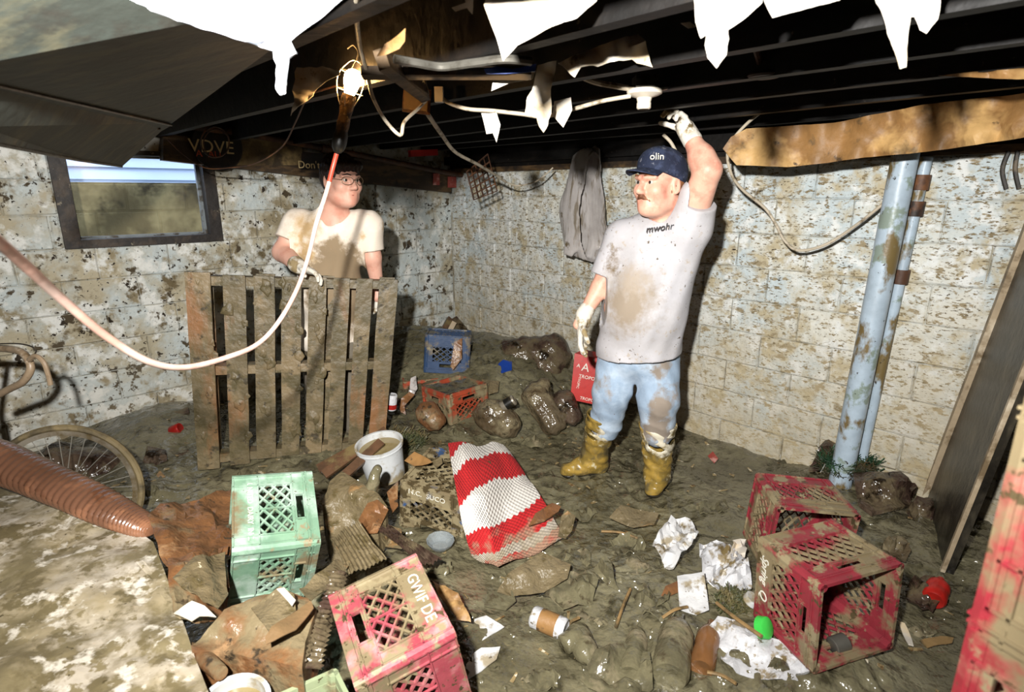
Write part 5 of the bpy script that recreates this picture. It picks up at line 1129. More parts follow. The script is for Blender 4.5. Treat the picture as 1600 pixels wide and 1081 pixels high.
# leaning dark panel with pale edge strips
A0, A1, B0, B1 = Vector((2.0, 2.6, 0.0)), Vector((2.265, 2.47, 1.85)), Vector((1.84, 2.12, 0.0)), Vector((2.12, 1.98, 1.85))
A0 = G(1447, 778, 0.05); A1 = A0 + (P(1600, 384, 2.48) - A0) * 1.32; B0 = G(1476, 893, 0.05); B1 = B0 + (P(1600, 588, 2.0) - B0) * 1.9
lp_ = empty('leaning_panel', (A0 + B0) / 2, 'dark wet panel with pale edge strips leaning at the right edge', 'panel')
nrm = (A1 - A0).cross(B0 - A0).normalized(); nrm = nrm if nrm.x > 0 else -nrm
MB().hexa([A0, B0, B0 + nrm * 0.03, A0 + nrm * 0.03, A1, B1, B1 + nrm * 0.03, A1 + nrm * 0.03]).build('sheet', M['dark_panel'], lp_)
MB().bar(A0 - nrm * 0.012, A1 - nrm * 0.012, 0.042, 0.024, nrm).build('edge_strip', M['plank'], lp_)
MB().bar(B0 - nrm * 0.008, B1 - nrm * 0.008, 0.02, 0.016, nrm).build('edge_strip', M['plank'], lp_)
tag(MB().bar(G(1446, 776, 0.06), P(1500, 690, 2.58), 0.025, 0.015, (1, 0, 0)).build('wooden_strip', M['plank']), 'short pale lath propped against the foot of the leaning panel', 'strip')

# ================================================================== ON THE FLOOR
def F_(name, label, cat, pts, m, mode='z', amp=0.012, ns=7, thick=0.003, seg=14, group=None, val=None, skirt=0.0, parent=None):
    o = flap(name, pts, M[m], mode, val, amp, ns, thick, parent, seg, True, skirt)
    if parent is None: tag(o, label, cat, group)
    return o
def corr(name, label, cat, q, nr, amp, m, thick=0.004, across=6, bend=0.02, grp=None):
    """corrugated sheet between four 3-D corners (a,b,c,d): ridges run from edge a-b to edge d-c"""
    a, b, c, d = q; nu = nr * 6; vs = []; n = (b - a).cross(d - a).normalized(); n = n if n.z > 0 else -n
    for j in range(across + 1):
        v = j / across
        for i in range(nu + 1):
            u = i / nu; p = (a * (1 - u) + b * u) * (1 - v) + (d * (1 - u) + c * u) * v
            vs.append(p + n * (amp * math.sin(pi2 * nr * u) + bend * math.sin(pi * v) * math.cos(2.2 * u) + 0.012 * nz(u * 3, v * 3, nr)))
    k = len(vs); vs += [p - n * thick for p in vs]; W = nu + 1; fs = []
    for j in range(across):
        for i in range(nu): f = (j * W + i, j * W + i + 1, (j + 1) * W + i + 1, (j + 1) * W + i); fs += [f, tuple(k + x for x in reversed(f))]
    for i in range(nu): fs += [(i + 1, i, k + i, k + i + 1), (across * W + i, across * W + i + 1, k + across * W + i + 1, k + across * W + i)]
    for j in range(across): fs += [(j * W, (j + 1) * W, k + (j + 1) * W, k + j * W), ((j + 1) * W - 1 + W, (j + 1) * W - 1, k + (j + 1) * W - 1, k + (j + 1) * W - 1 + W)]
    return tag(mesh_obj(name, vs, fs, M[m], None, True), label, cat, grp)
def bag(name, label, cat, prims, m, vox=0.01, wr=0.006, fr=40, seed=0):
    pts = np.array([tuple(p) for pr in prims for p in (pr[0], pr[1])]); R_ = max(max(pr[2], pr[3]) for pr in prims) + 0.06
    F = Field(pts.min(0) - R_, pts.max(0) + R_, vox)
    for a, b, ra, rb in prims: F.cone(a, b, ra, rb, 0.04)
    rs = np.random.RandomState(seed + 3); ks = rs.randn(9, 3); ks /= np.linalg.norm(ks, axis=1)[:, None]; ph = rs.rand(9) * 6
    def crease(X, Y, Z):
        d = 0
        for i_ in range(9):
            f_ = fr * (0.35 + 0.22 * i_); d = d + (np.abs(np.sin((ks[i_, 0] * X + ks[i_, 1] * Y + ks[i_, 2] * Z) * f_ * 0.5 + ph[i_] + 1.3 * np.sin(Z * fr * 0.3 + X * fr * 0.23 + ph[-i_]))) - 0.6) * 2.2 / (1.5 + i_ * 0.5)
        return wr * d
    F.warp(crease)
    F.warp(lambda X, Y, Z: 0.3 * wr * np.sin(X * fr + 2.2 * np.sin(Z * fr * 0.35 + seed) + seed) * np.sin(Y * fr * 0.8 + Z * fr * 0.6 + seed) + 0.5 * wr * np.sin(X * fr * 2.3 + Z * fr * 1.9 + seed))
    return tag(F.build(name, M[m], relax=1), label, cat)

# pale slab in the lower left corner
F_('muddy_slab', 'pale slab caked with drying mud filling the lower left corner', 'slab',
   [(-160, 745, .44), (-20, 757, .44), (60, 768, .44), (140, 798, .44), (215, 826, .43), (240, 850, .43), (262, 905, .43), (284, 965, .43), (304, 1020, .43), (330, 1090, .43), (350, 1220, .43), (-160, 1220, .44)], 'slab', amp=0.02, ns=4, seg=22, skirt=0.36)
# brown corrugated sleeve lying on the slab's edge
cs = spline([P(-90, 694, 2.12), P(0, 722, 2.06), P(100, 764, 1.97), (P(190, 806, 1.86)), P(238, 828, 1.80)], 70)
nt_ = len(cs); nth = 30; vs = []
for i, c in enumerate(cs):
    t = i / (nt_ - 1); r = 0.082 * (1 - t) ** 0.6 + 0.024; d = (cs[min(i + 1, nt_ - 1)] - cs[max(i - 1, 0)]).normalized(); up = Vector((0, 0, 1)); x = d.cross(up).normalized(); y = x.cross(d)
    for k in range(nth):
        th = pi2 * k / nth; rr = r * (1 + 0.12 * nz(t * 4, math.cos(th), math.sin(th))) + 0.0075 * (abs(math.sin(pi * (46 * t) + th * 1.5)) - 0.6)
        vs.append(c + x * math.cos(th) * rr * 1.05 + y * math.sin(th) * rr * 0.72)
fs = [(i * nth + k, i * nth + (k + 1) % nth, (i + 1) * nth + (k + 1) % nth, (i + 1) * nth + k) for i in range(nt_ - 1) for k in range(nth)] + [tuple(range(nth - 1, -1, -1)), tuple((nt_ - 1) * nth + k for k in range(nth))]
M['sleeve'] = mat('wet_brown_corrugated_sleeve', '6f4d3a', [('94664a', 4, 0.55, 0.07), ('5a3a28', 7, 0.58, 0.05)], rough=0.22, bump=0.1, spec=0.6)
tag(mesh_obj('corrugated_sleeve', vs, fs, M['sleeve'], None, True), 'brown corrugated sleeve lying over the edge of the pale slab', 'sleeve')
# wet rust-brown sheets left of the green crate
F_('wet_cardboard', 'rust-brown wet cardboard left of the green crate', 'cardboard', [(228, 808, .47), (252, 782, .46), (300, 768, .42), (362, 764, .34), (366, 800, .34), (360, 870, .36), (340, 880, .42), (290, 890, .46), (262, 880, .46), (240, 840, .46)], 'rust_card', amp=0.03, ns=6)
F_('wet_cardboard', 'folded printed cardboard between the pale slab and the green crate', 'cardboard', [(258, 878, .47), (300, 862, .47), (358, 850, .40), (358, 960, .34), (336, 968, .36), (304, 975, .42), (276, 962, .46), (262, 915, .47)], 'rust_card', amp=0.02, ns=8)
F_('wet_cardboard', 'olive mud-smeared flap pressed against the green crate', 'cardboard', [(270, 902, .49), (304, 870, .49), (352, 862, .44), (356, 930, .42), (340, 952, .43), (312, 930, .46), (285, 918, .48)], 'muddy_card', amp=0.015)
F_('paper_scrap', 'white crumpled edge sticking out below the folded cardboard', 'paper', [(272, 960, .47), (300, 940, .48), (320, 948, .47), (338, 962, .45), (312, 962, .46), (300, 970, .46)], 'paper', amp=0.01)
bx1 = F_('crushed_carton', 'crushed rust-brown carton with muddy top below the green crate', 'carton', [(298, 1008, .44), (350, 952, .47), (400, 928, .48), (450, 918, .48), (480, 930, .46), (494, 950, .45), (476, 1000, .44), (472, 1044, .42), (420, 1032, .42), (352, 1018, .42)], 'rust_card', amp=0.02, ns=6, skirt=0.18)
F_('label', '', '', [(392, 948, .49), (438, 918, .50), (460, 930, .50), (462, 952, .49), (440, 968, .49), (420, 985, .49)], 'muddy_card', amp=0.008, parent=bx1)
F_('corner_flap', '', '', [(414, 994, .50), (424, 978, .51), (486, 938, .50), (490, 948, .50), (462, 982, .50), (416, 1006, .49)], 'cardboard', amp=0.006, parent=bx1)
F_('white_edge', '', '', [(432, 920, .515), (444, 918, .515), (462, 938, .51), (456, 946, .51)], 'paper', amp=0.004, parent=bx1)
tag(MB().tube(spline([G(298, 1014, .38), G(320, 1030, .40), G(345, 1052, .42)], 5), [0.018, 0.019, 0.02, 0.021, 0.022, 0.022, 0.022, 0.021, 0.02, 0.02, 0.018], 12).build('wet_roll', M['rust_card'], smooth=True), 'short wet paper roll beside the small bucket', 'roll')
# small bucket at the bottom edge and white pail by the pallet
def pail(name, label, base, axis, r, h, m, fill=0.82, rimw=0.008):
    e = empty(name, base, label, 'bucket'); ax = Vector(axis).normalized()
    MB().lathe(base, ax, [(0.0001, 0), (r * 0.86, 0), (r * 0.99, h * 0.9), (r * 1.05, h * 0.9), (r * 1.05, h * 0.93), (r, h * 0.95), (r + rimw, h * 0.97), (r + rimw, h), (r - 0.004, h), (r * 0.86, 0.01), (0.0001, 0.01)], 36).build('shell', M[m], e, True)
    MB().lathe(base, ax, [(0.0001, h * fill), (r * (0.86 + 0.13 * fill), h * fill)], 36).build('contents', M['muddy_water'], e, True)
    return e
pail('bucket', 'small white-rimmed bucket of muddy water at the bottom edge', G(362, 1086, .38) - Vector((0, 0, 0.2)), (0.08, -0.12, 1), 0.078, 0.2, 'bucket')
pe = pail('paint_pail', 'white pail full of mud leaning beside the pallet foot', G(602, 750, 0.12) + Vector((0.0, 0.02, 0.02)), (-0.10, -0.14, 1), 0.118, 0.20, 'bucket')
# brown planks at the pallet's foot
for lb, a, b, w in (('upper red-brown plank sloping at the foot of the pallet', (497, 733, .16), (600, 676, .30), 0.05), ('middle red-brown plank sloping at the foot of the pallet', (506, 742, .18), (604, 672, .33), 0.05), ('lower red-brown plank next to the white pail', (528, 752, .22), (596, 690, .34), 0.045)):
    tag(MB().bar(G(*a), G(*b), w, 0.02, (0.2, -0.5, 0.8)).build('plank', M['plank_brown']), lb, 'plank', 'red-brown planks by the pallet')
# mud-caked cartons in the middle
cb = F_('muddy_carton', 'mud-caked cardboard carton right of the green crate', 'carton', [(502, 782, .30), (516, 752, .34), (534, 736, .36), (562, 752, .36), (592, 772, .34), (606, 792, .30), (590, 828, .22), (556, 836, .20), (514, 840, .20), (506, 812, .24)], 'muddy_card', amp=0.014, skirt=0.15)
F_('torn_face', '', '', [(560, 812, .29), (574, 786, .33), (590, 780, .345), (607, 796, .31), (590, 832, .22), (556, 836, .215)], 'rust_card', amp=0.006, parent=cb)
bag('mud_post', 'stubby mud-covered stump standing between the carton and the pail', 'stump', [(G(578, 775, .30), G(588, 735, .42), 0.03, 0.028)], 'bottle_mud', 0.007, 0.003)
corr('corrugated_card', 'torn muddy corrugated card lying over the carton', 'cardboard', [G(516, 842, .34), G(560, 812, .36), G(604, 872, .30), G(545, 898, .32)], 9, 0.004, 'muddy_card', bend=0.02)
corr('corrugated_card', 'dark ribbed card tucked behind the pinkish crate', 'cardboard', [G(588, 826, .22), G(600, 815, .22), G(690, 872, .24), G(660, 884, .22)], 5, 0.006, 'darkbrown', bend=0.01)
corr('corrugated_tube', 'upright brown ribbed card strip left of the pinkish crate', 'cardboard', [G(520, 890, .46), G(474, 1036, .40), G(504, 1046, .38), G(532, 905, .40)], 20, 0.0045, 'darkbrown', bend=0.035, across=8)
F_('muddy_card', 'muddy curled card between green crate and ribbed strip', 'cardboard', [(468, 920, .42), (500, 890, .42), (530, 870, .38), (545, 880, .36), (530, 905, .40), (500, 925, .42), (484, 940, .42)], 'muddy_card', amp=0.02)
F_('muddy_card', 'small square of muddy card left of the glass dish', 'cardboard', [(590, 832, .16), (600, 818, .18), (628, 828, .18), (628, 858, .14), (604, 856, .14)], 'muddy_card', amp=0.008)
F_('leaf_scrap', 'orange-brown leaf-like scrap on top of the mud-caked blue crate', 'scrap', [(632, 720, .34), (648, 706, .38), (668, 716, .38), (676, 722, .37), (660, 727, .345), (646, 727, .34)], 'kraft', amp=0.008)
F_('leaf_scrap', 'brown curled scrap right of the orange-brown leaf-like one', 'scrap', [(674, 718, .36), (690, 713, .36), (692, 722, .35), (682, 730, .34)], 'muddy_card', amp=0.01)
F_('striped_card', 'pinkish ribbed scrap left of the mud-caked blue crate', 'scrap', [(605, 770, .20), (622, 750, .24), (622, 790, .18), (612, 800, .16)], 'rust_card', amp=0.012)

# crocheted blanket -------------------------------------------------
def blanket():
    top = [(700, 692, .335), (722, 694, .335), (745, 700, .31), (768, 690, .28), (786, 697, .25), (802, 714, .20)]
    left = [(700, 692, .335), (707, 735, .335), (715, 775, .33), (722, 815, .25), (730, 845, .16), (737, 864, .10)]
    right = [(802, 714, .20), (818, 735, .17), (832, 758, .14), (852, 790, .11), (868, 815, .08), (882, 838, .06)]
    bot = [(737, 864, .10), (758, 876, .08), (778, 888, .07), (805, 872, .07), (842, 858, .06), (882, 838, .06)]
    def at(c, t):
        x = t * (len(c) - 1); i = min(int(x), len(c) - 2); f = x - i; return Vector(c[i]) * (1 - f) + Vector(c[i + 1]) * f
    nu, nv = 70, 90; vs = []; uv = []
    for j in range(nv + 1):
        v = j / nv
        for i in range(nu + 1):
            u = i / nu
            q = at(top, u) * (1 - v) + at(bot, u) * v + at(left, v) * (1 - u) + at(right, v) * u - (Vector(top[0]) * (1 - u) * (1 - v) + Vector(top[-1]) * u * (1 - v) + Vector(bot[0]) * (1 - u) * v + Vector(bot[-1]) * u * v)
            p = G(q.x, q.y, q.z)
            w = 0.018 * math.sin(u * 9 + v * 4) * math.sin(v * 7 + 1) + 0.014 * nz(u * 5, v * 5, 2) + 0.05 * max(0, 1 - 2.6 * math.hypot(u - 0.45, (v - 0.2) * 1.2)) + 0.002 * nz(u * 60, v * 60)
            vs.append(p + Vector((0, -0.3, 0.95)) * w); uv.append((u, v))
    W = nu + 1; k = len(vs); vs += [p + Vector((0, 0.003, -0.008)) for p in vs]; uv += uv; fs = []
    for j in range(nv):
        for i in range(nu):
            f = (j * W + i, (j + 1) * W + i, (j + 1) * W + i + 1, j * W + i + 1); fs += [f, tuple(k + x for x in reversed(f))]
    m = bpy.data.materials.new('red_and_white_crochet'); m.use_nodes = True; nt = m.node_tree; N = nt.nodes; L = nt.links; b = N['Principled BSDF']; b.inputs['Roughness'].default_value = 0.9
    tc = N.new('ShaderNodeTexCoord'); sp = N.new('ShaderNodeSeparateXYZ'); L.new(tc.outputs['UV'], sp.inputs[0])
    def mth(op, a, c_, d=None):
        n = N.new('ShaderNodeMath'); n.operation = op
        for s_, i in ((a, 0), (c_, 1), (d, 2)):
            if s_ is None: continue
            if isinstance(s_, (int, float)): n.inputs[i].default_value = s_
            else: L.new(s_, n.inputs[i])
        return n.outputs[0]
    U, V = sp.outputs['X'], sp.outputs['Y']
    q = mth('ADD', V, mth('MULTIPLY', U, 0.26)); q = mth('ADD', q, mth('MULTIPLY', mth('SINE', mth('MULTIPLY', U, 5.5), None), 0.05)); q = mth('ADD', q, mth('MULTIPLY', mth('SINE', mth('MULTIPLY', U, 95.0), None), 0.010))
    cr = N.new('ShaderNodeValToRGB'); L.new(mth('DIVIDE', q, 1.5), cr.inputs[0]); cr.color_ramp.interpolation = 'CONSTANT'
    red, wh, gy = C('ad1519'), C('cfcac2'), C('a89e90'); stops = [(0, red), (0.075, wh), (0.17, red), (0.31, wh), (0.50, red), (0.655, gy), (0.72, red), (0.80, gy)]
    cr.color_ramp.elements[0].color = red; cr.color_ramp.elements[1].position = 0.075; cr.color_ramp.elements[1].color = wh
    for p_, c_ in stops[2:]: e = cr.color_ramp.elements.new(p_); e.color = c_
    no = N.new('ShaderNodeTexNoise'); no.inputs['Scale'].default_value = 7; no.inputs['Detail'].default_value = 6; L.new(tc.outputs['UV'], no.inputs['Vector'])
    mud = N.new('ShaderNodeMapRange'); L.new(mth('ADD', mth('MULTIPLY', q, 0.9), no.outputs['Fac']), mud.inputs[0]); mud.inputs[1].default_value = 1.30; mud.inputs[2].default_value = 1.5; mud.inputs[4].default_value = 0.8
    mx = N.new('ShaderNodeMix'); mx.data_type = 'RGBA'; L.new(mud.outputs[0], mx.inputs[0]); L.new(cr.outputs[0], mx.inputs[6]); mx.inputs[7].default_value = C('8d8068'); L.new(mx.outputs[2], b.inputs['Base Color'])
    st = mth('MULTIPLY', mth('SINE', mth('MULTIPLY', U, 150.0), None), mth('SINE', mth('MULTIPLY', V, 170.0), None))
    bn = N.new('ShaderNodeBump'); bn.inputs['Strength'].default_value = 0.8; bn.inputs['Distance'].default_value = 0.0028; L.new(st, bn.inputs['Height']); L.new(bn.outputs[0], b.inputs['Normal'])
    n2 = N.new('ShaderNodeTexNoise'); n2.inputs['Scale'].default_value = 26; L.new(tc.outputs['UV'], n2.inputs['Vector'])
    hole = mth('GREATER_THAN', mth('ADD', st, mth('MULTIPLY', n2.outputs['Fac'], 1.9)), 2.08); L.new(mth('SUBTRACT', 1.0, hole), b.inputs['Alpha'])
    return tag(mesh_obj('crochet_blanket', vs, fs, m, None, True, uv=uv), 'red and white crocheted blanket draped over the mud-caked blue crate', 'blanket')
blanket()
F_('flat_scrap', 'brown sole-shaped scrap lying on the muddy end of the blanket', 'scrap', [(826, 822, .13), (836, 802, .15), (862, 788, .15), (876, 792, .14), (872, 800, .13), (850, 814, .12)], 'rust_card', amp=0.006, thick=0.008)
F_('curled_bark', 'curled muddy strip standing at the right end of the blanket', 'scrap', [(872, 838, .08), (878, 806, .14), (888, 798, .17), (900, 806, .14), (896, 830, .08), (884, 842, .06)], 'muddy_card', amp=0.015)
# glass dish
gd = G(688, 855, .09); MB().lathe(gd, (0.05, -0.1, 1), [(0.0001, 0.0), (0.035, 0.0), (0.04, 0.006), (0.055, 0.025), (0.062, 0.04), (0.058, 0.04), (0.05, 0.024), (0.034, 0.008), (0.0001, 0.008)], 12).build('glass_dish', M['glass'])
tag(bpy.data.objects['glass_dish'], 'cut-glass dish in the puddle below the mud-caked blue crate', 'dish')

# litter in the middle of the floor ---------------------------------
F_('muddy_board', 'broad mud-brown card lying below the blanket', 'cardboard', [(776, 926, .09), (792, 900, .11), (820, 878, .13), (846, 862, .13), (892, 882, .11), (886, 906, .09), (850, 924, .07), (800, 934, .06)], 'muddy_card', amp=0.015)
F_('muddy_film', 'glossy muddy plastic film right of the broad card', 'film', [(850, 926, .06), (880, 892, .08), (915, 890, .08), (935, 905, .07), (925, 940, .05), (880, 950, .05)], 'bottle_mud', amp=0.03, ns=12)
F_('muddy_film', 'folded muddy film standing up in the middle of the mud', 'film', [(926, 890, .08), (944, 866, .14), (955, 880, .13), (968, 925, .05), (950, 915, .05)], 'bottle_mud', amp=0.02, ns=14)
F_('muddy_board', 'flat muddy card near the boots, left of the white cloth', 'cardboard', [(952, 808, .06), (970, 790, .09), (1030, 800, .08), (1022, 820, .06), (990, 824, .05)], 'muddy_card', amp=0.01)
F_('small_tray', 'small flat muddy tray with a yellow spot, left of the cup', 'tray', [(756, 948, .06), (764, 926, .07), (800, 924, .07), (806, 940, .06), (790, 954, .05)], 'bottle_mud', amp=0.004, thick=0.006)
def can(label, a, b, r, m, nm='can', bands=None, cat='can', prof=None):
    a, b = Vector(a), Vector(b); L_ = (b - a).length; d = (b - a).normalized()
    pr = prof or [(0.0001, 0), (0.86, 0.0), (0.95, 0.03), (1, 0.06), (1, 0.94), (0.95, 0.97), (0.86, 1.0), (0.80, 0.985), (0.0001, 0.985)]
    o = tag(MB().lathe(a, d, [(rr * r, t * L_) for rr, t in pr], 20).build(nm, M[m], smooth=True), label, cat)
    for t0, t1, mm in (bands or []): MB().lathe(a, d, [(r * 1.012, t0 * L_), (r * 1.012, t1 * L_)], 20).build('label_band', M[mm], o, True)
    return o
can('white paper cup with an orange label lying in the mud', G(832, 962, .07), G(884, 984, .06), 0.040, 'white_bag', 'paper_cup', [(0.25, 0.75, 'kraft')], 'cup')
BOT = [(0.0001, 0.04), (0.5, 0.02), (0.85, 0.0), (1, 0.06), (1, 0.32), (0.93, 0.4), (1, 0.48), (0.98, 0.66), (0.7, 0.8), (0.34, 0.9), (0.32, 1.0), (0.0001, 1.0)]
can('fat mud-coated bottle lying in front, left of the amber one', G(1046, 1058, .065), G(1062, 962, .07), 0.062, 'bottle_mud', 'bottle', None, 'bottle', BOT)
can('amber bottle lying next to the fat mud-coated bottle', G(1096, 1046, .06), G(1112, 972, .07), 0.042, 'bottle_brown', 'bottle', None, 'bottle', BOT)
can('muddy ribbed bottle half sunk right of the paper cup', G(900, 985, .04), G(925, 1040, .04), 0.045, 'bottle_mud', 'bottle', None, 'bottle', BOT)
can('mud-filled bottle sunk left of the fat one', G(985, 1055, .03), G(1000, 975, .03), 0.040, 'bottle_mud', 'bottle', None, 'bottle', BOT)
can('muddy jar lying behind the glossy puddle at the bottom', G(880, 1008, .05), G(905, 990, .06), 0.035, 'bottle_mud', 'jar', None, 'jar')
F_('muddy_film', 'mud-filled plastic bag spread at the bottom centre', 'film', [(905, 1060, .06), (930, 1015, .08), (975, 1000, .07), (1015, 1020, .06), (1020, 1075, .05), (960, 1090, .05)], 'bottle_mud', amp=0.03, ns=12)
for i, (lb, a, b) in enumerate((('twig across the mud right of the paper cup', (880, 985), (905, 965)), ('thin stick leaning out of the mud in the middle', (962, 980), (985, 920)), ('short dark stick left of the white card', (1035, 965), (1074, 948)), ('thin bent twig near the middle of the floor', (940, 830), (1000, 842)), ('pale splinter of wood at the bottom by the amber bottle', (1105, 1050), (1150, 1068)))):
    tag(MB().tube(spline([onmud(*a, 0.02), onmud((a[0] + b[0]) / 2, (a[1] + b[1]) / 2 - 4, 0.035), onmud(*b, 0.03)], 4), 0.006, 6).build('twig', M['stick'], smooth=True), lb, 'twig')
ws = tag(MB().tube(spline([onmud(1120, 942, 0.05), onmud(1150, 966, 0.07), onmud(1190, 994, 0.07)], 4), 0.007, 7).build('stick', M['stick'], smooth=True), 'long pale stick lying over the white plastic film', 'stick')
# rags and scraps so coated with mud that only their shapes show
rr_ = random.Random(21)
for lb, cx, cy, w, h_ in (('mud-coated rag left of the folded film in the middle', 905, 868, 26, 16), ('mud-coated rag below the flat card near the boots', 985, 850, 30, 14), ('mud-coated rag left of the crumpled white cloth', 1000, 880, 24, 18), ('mud-coated rag between the white card and the folded film', 1015, 925, 34, 16), ('mud-coated rag above the fat bottle', 1030, 955, 26, 12), ('mud-coated rag right of the paper cup', 930, 960, 34, 18),
        ('mud-coated rag behind the upper red crate, towards the boots', 1110, 790, 30, 12), ('mud-coated rag right of the blanket, towards the boot toe', 905, 800, 28, 12), ('mud-coated rag below the glass dish', 690, 890, 22, 10), ('mud-coated rag at the bottom between cup and puddle', 850, 1062, 34, 16), ('mud-coated rag in front of the orange crate', 720, 676, 30, 10), ('mud-coated rag behind the blanket, below the heap', 820, 690, 34, 10), ('mud-coated rag right of the lower red crate, by the stack', 1440, 985, 28, 14), ('mud-coated rag left of the sleeve tip, by the wheel', 240, 770, 22, 10)):
    k_ = 9; pts_ = [(cx + w * math.cos(pi2 * i / k_) * rr_.uniform(0.6, 1.2), cy + h_ * math.sin(pi2 * i / k_) * rr_.uniform(0.6, 1.2), rr_.uniform(-0.005, 0.03)) for i in range(k_)]
    F_('muddy_rag', lb, 'rag', pts_, 'bottle_mud', 'm', 0.03, 13, thick=0.004, seg=7, group='mud-coated rags on the floor')
# white things
F_('white_cloth', 'crumpled white cloth in the mud, nearest the boots', 'cloth', [(1020, 848, .10), (1030, 828, .13), (1048, 808, .14), (1078, 812, .13), (1092, 830, .13), (1080, 852, .12), (1064, 870, .10), (1052, 888, .07), (1040, 886, .08), (1034, 866, .09)], 'white_cloth', 'z', 0.035, 14, seg=9)
F_('white_card', 'rectangular white card lying in the mud', 'card', [(1058, 900, .11), (1100, 894, .12), (1108, 952, .08), (1088, 960, .07), (1062, 952, .08)], 'white_cloth', 'z', 0.006, 6, seg=10)
F_('soggy_newspaper', 'soggy grey-white newspaper between the white cloth and the red crate', 'paper', [(1092, 850, .10), (1120, 838, .13), (1140, 850, .11), (1168, 880, .10), (1176, 915, .08), (1150, 930, .07), (1118, 922, .07), (1100, 905, .08)], 'white_bag', 'z', 0.04, 13, seg=9)
F_('soggy_newspaper', 'small muddy paper left of the upper red crate', 'paper', [(1136, 872, .12), (1150, 840, .15), (1166, 842, .14), (1168, 868, .10)], 'paper', 'z', 0.03, 14, seg=9)
F_('white_film', 'white plastic film spread in front of the red crate', 'film', [(1108, 978, .10), (1122, 962, .12), (1150, 968, .12), (1190, 990, .12), (1226, 1002, .11), (1250, 1020, .10), (1270, 1046, .08), (1280, 1074, .05), (1240, 1066, .05), (1200, 1062, .06), (1150, 1052, .06), (1128, 1030, .07), (1118, 1000, .08)], 'white_bag', 'z', 0.022, 12, seg=10)
gc = onmud(1188, 980, 0.05); MB().lathe(gc, (0.55, -0.6, 0.45), [(0.0001, 0.03), (0.03, 0.03), (0.036, 0.026), (0.038, 0.0), (0.034, 0.0), (0.03, 0.022), (0.0001, 0.024)], 20).build('green_cap', M['green_plastic'], smooth=True); tag(bpy.data.objects['green_cap'], 'bright green plastic cap beside the red crate', 'cap')
can('white lid lying at the corner of the lower red crate', onmud(1172, 940, 0.03), onmud(1178, 934, 0.05), 0.03, 'bucket', 'lid', None, 'lid')
F_('kraft_scrap', 'torn tan paper bag at the right side of the pinkish crate', 'paper', [(676, 908, .22), (696, 914, .22), (716, 926, .20), (722, 940, .17), (736, 972, .13), (716, 968, .14), (700, 946, .18), (686, 928, .21)], 'kraft', amp=0.02, ns=10, seg=8)
F_('white_scrap', 'upper muddy white paper scrap right of the pinkish crate', 'paper', [(722, 972, .06), (760, 962, .06), (788, 980, .05), (770, 990, .05), (742, 1008, .05), (726, 998, .05)], 'white_cloth', amp=0.006, seg=10)
F_('white_scrap', 'lower muddy white paper scrap right of the pinkish crate', 'paper', [(726, 1030, .05), (752, 1012, .06), (782, 1010, .05), (776, 1030, .05), (752, 1050, .04), (732, 1062, .04)], 'white_cloth', amp=0.006, seg=10)
F_('muddy_film', 'dark muddy sheet in the puddle by the upper red crate', 'film', [(1095, 905, .07), (1058, 925, .05), (1030, 935, .04), (1040, 915, .06), (1060, 905, .07)], 'rust_card', amp=0.01)
def garland(name, label, ctr, rad, n, m, ln, seed, flat=0.4):
    rnd = random.Random(seed); e = empty(name, ctr - Vector((0, 0, 0.03)), label, 'garland'); mb = MB()
    for i in range(n):
        a = rnd.uniform(0, pi2); r = rad * math.sqrt(rnd.random()); p = ctr + Vector((r * math.cos(a), r * math.sin(a) * 0.8, rnd.uniform(-0.01, 0.5 * flat * rad))); d = Vector((rnd.uniform(-1, 1), rnd.uniform(-1, 1), rnd.uniform(-0.1, 0.9))).normalized()
        mb.bar(p, p + d * ln * rnd.uniform(0.6, 1.2), 0.0045, 0.0012, (rnd.random(), rnd.random(), 1))
    o = mb.build('needles', M[m], e); o['kind'] = 'stuff'
    MB().tube(spline([ctr + Vector((rad * math.cos(t) * 0.8, rad * math.sin(t) * 0.6, 0.01)) for t in (0, 1.5, 3, 4.4)], 5), 0.004, 5).build('wire_core', M['wire_dark'], e, True); return e
garland('pine_garland', 'muddy green pine garland beside the lower red crate', onmud(1148, 942, 0.015), 0.075, 700, 'muddy_needles', 0.035, 3)
garland('tinsel_garland', 'dark green tinsel wrapped round the foot of the steel column', G(1330, 726, 0.13) - DL * -0.08, 0.15, 1500, 'green_needles', 0.05, 4, 0.9)
garland('pine_garland', 'dark muddy greenery behind the white pail', onmud(632, 692, 0.02), 0.13, 700, 'muddy_needles', 0.05, 6, 0.6)

# right-hand corner --------------------------------------------------
F_('wet_cardboard', 'dark brown wet cardboard slab right of the steel column', 'cardboard', [(1332, 744, .16), (1372, 742, .20), (1406, 742, .22), (1432, 764, .16), (1420, 792, .10), (1362, 806, .08), (1342, 790, .10)], 'darkbrown', amp=0.012, thick=0.02)
F_('wet_cardboard', 'dark brown wet board left of the steel column foot', 'cardboard', [(1276, 706, .16), (1290, 690, .22), (1312, 684, .24), (1308, 705, .18), (1280, 735, .10), (1264, 738, .08)], 'darkbrown', amp=0.012, thick=0.012)
F_('black_film', 'black wet plastic at the foot of the leaning panel', 'film', [(1414, 800, .08), (1432, 776, .13), (1456, 782, .13), (1466, 812, .07), (1440, 822, .05)], 'darkbrown', amp=0.04, ns=14)
F_('crumpled_film', 'crumpled greyish film right of the upper red crate', 'film', [(1372, 856, .08), (1392, 836, .12), (1412, 838, .12), (1424, 860, .09), (1414, 880, .06), (1390, 876, .06)], 'bag_brown', amp=0.04, ns=14)
F_('black_film', 'dark wet rubbish bag beside the red bottle', 'film', [(1415, 920, .06), (1432, 895, .11), (1462, 895, .12), (1478, 925, .08), (1458, 955, .05), (1424, 952, .05)], 'darkbrown', amp=0.04, ns=13)
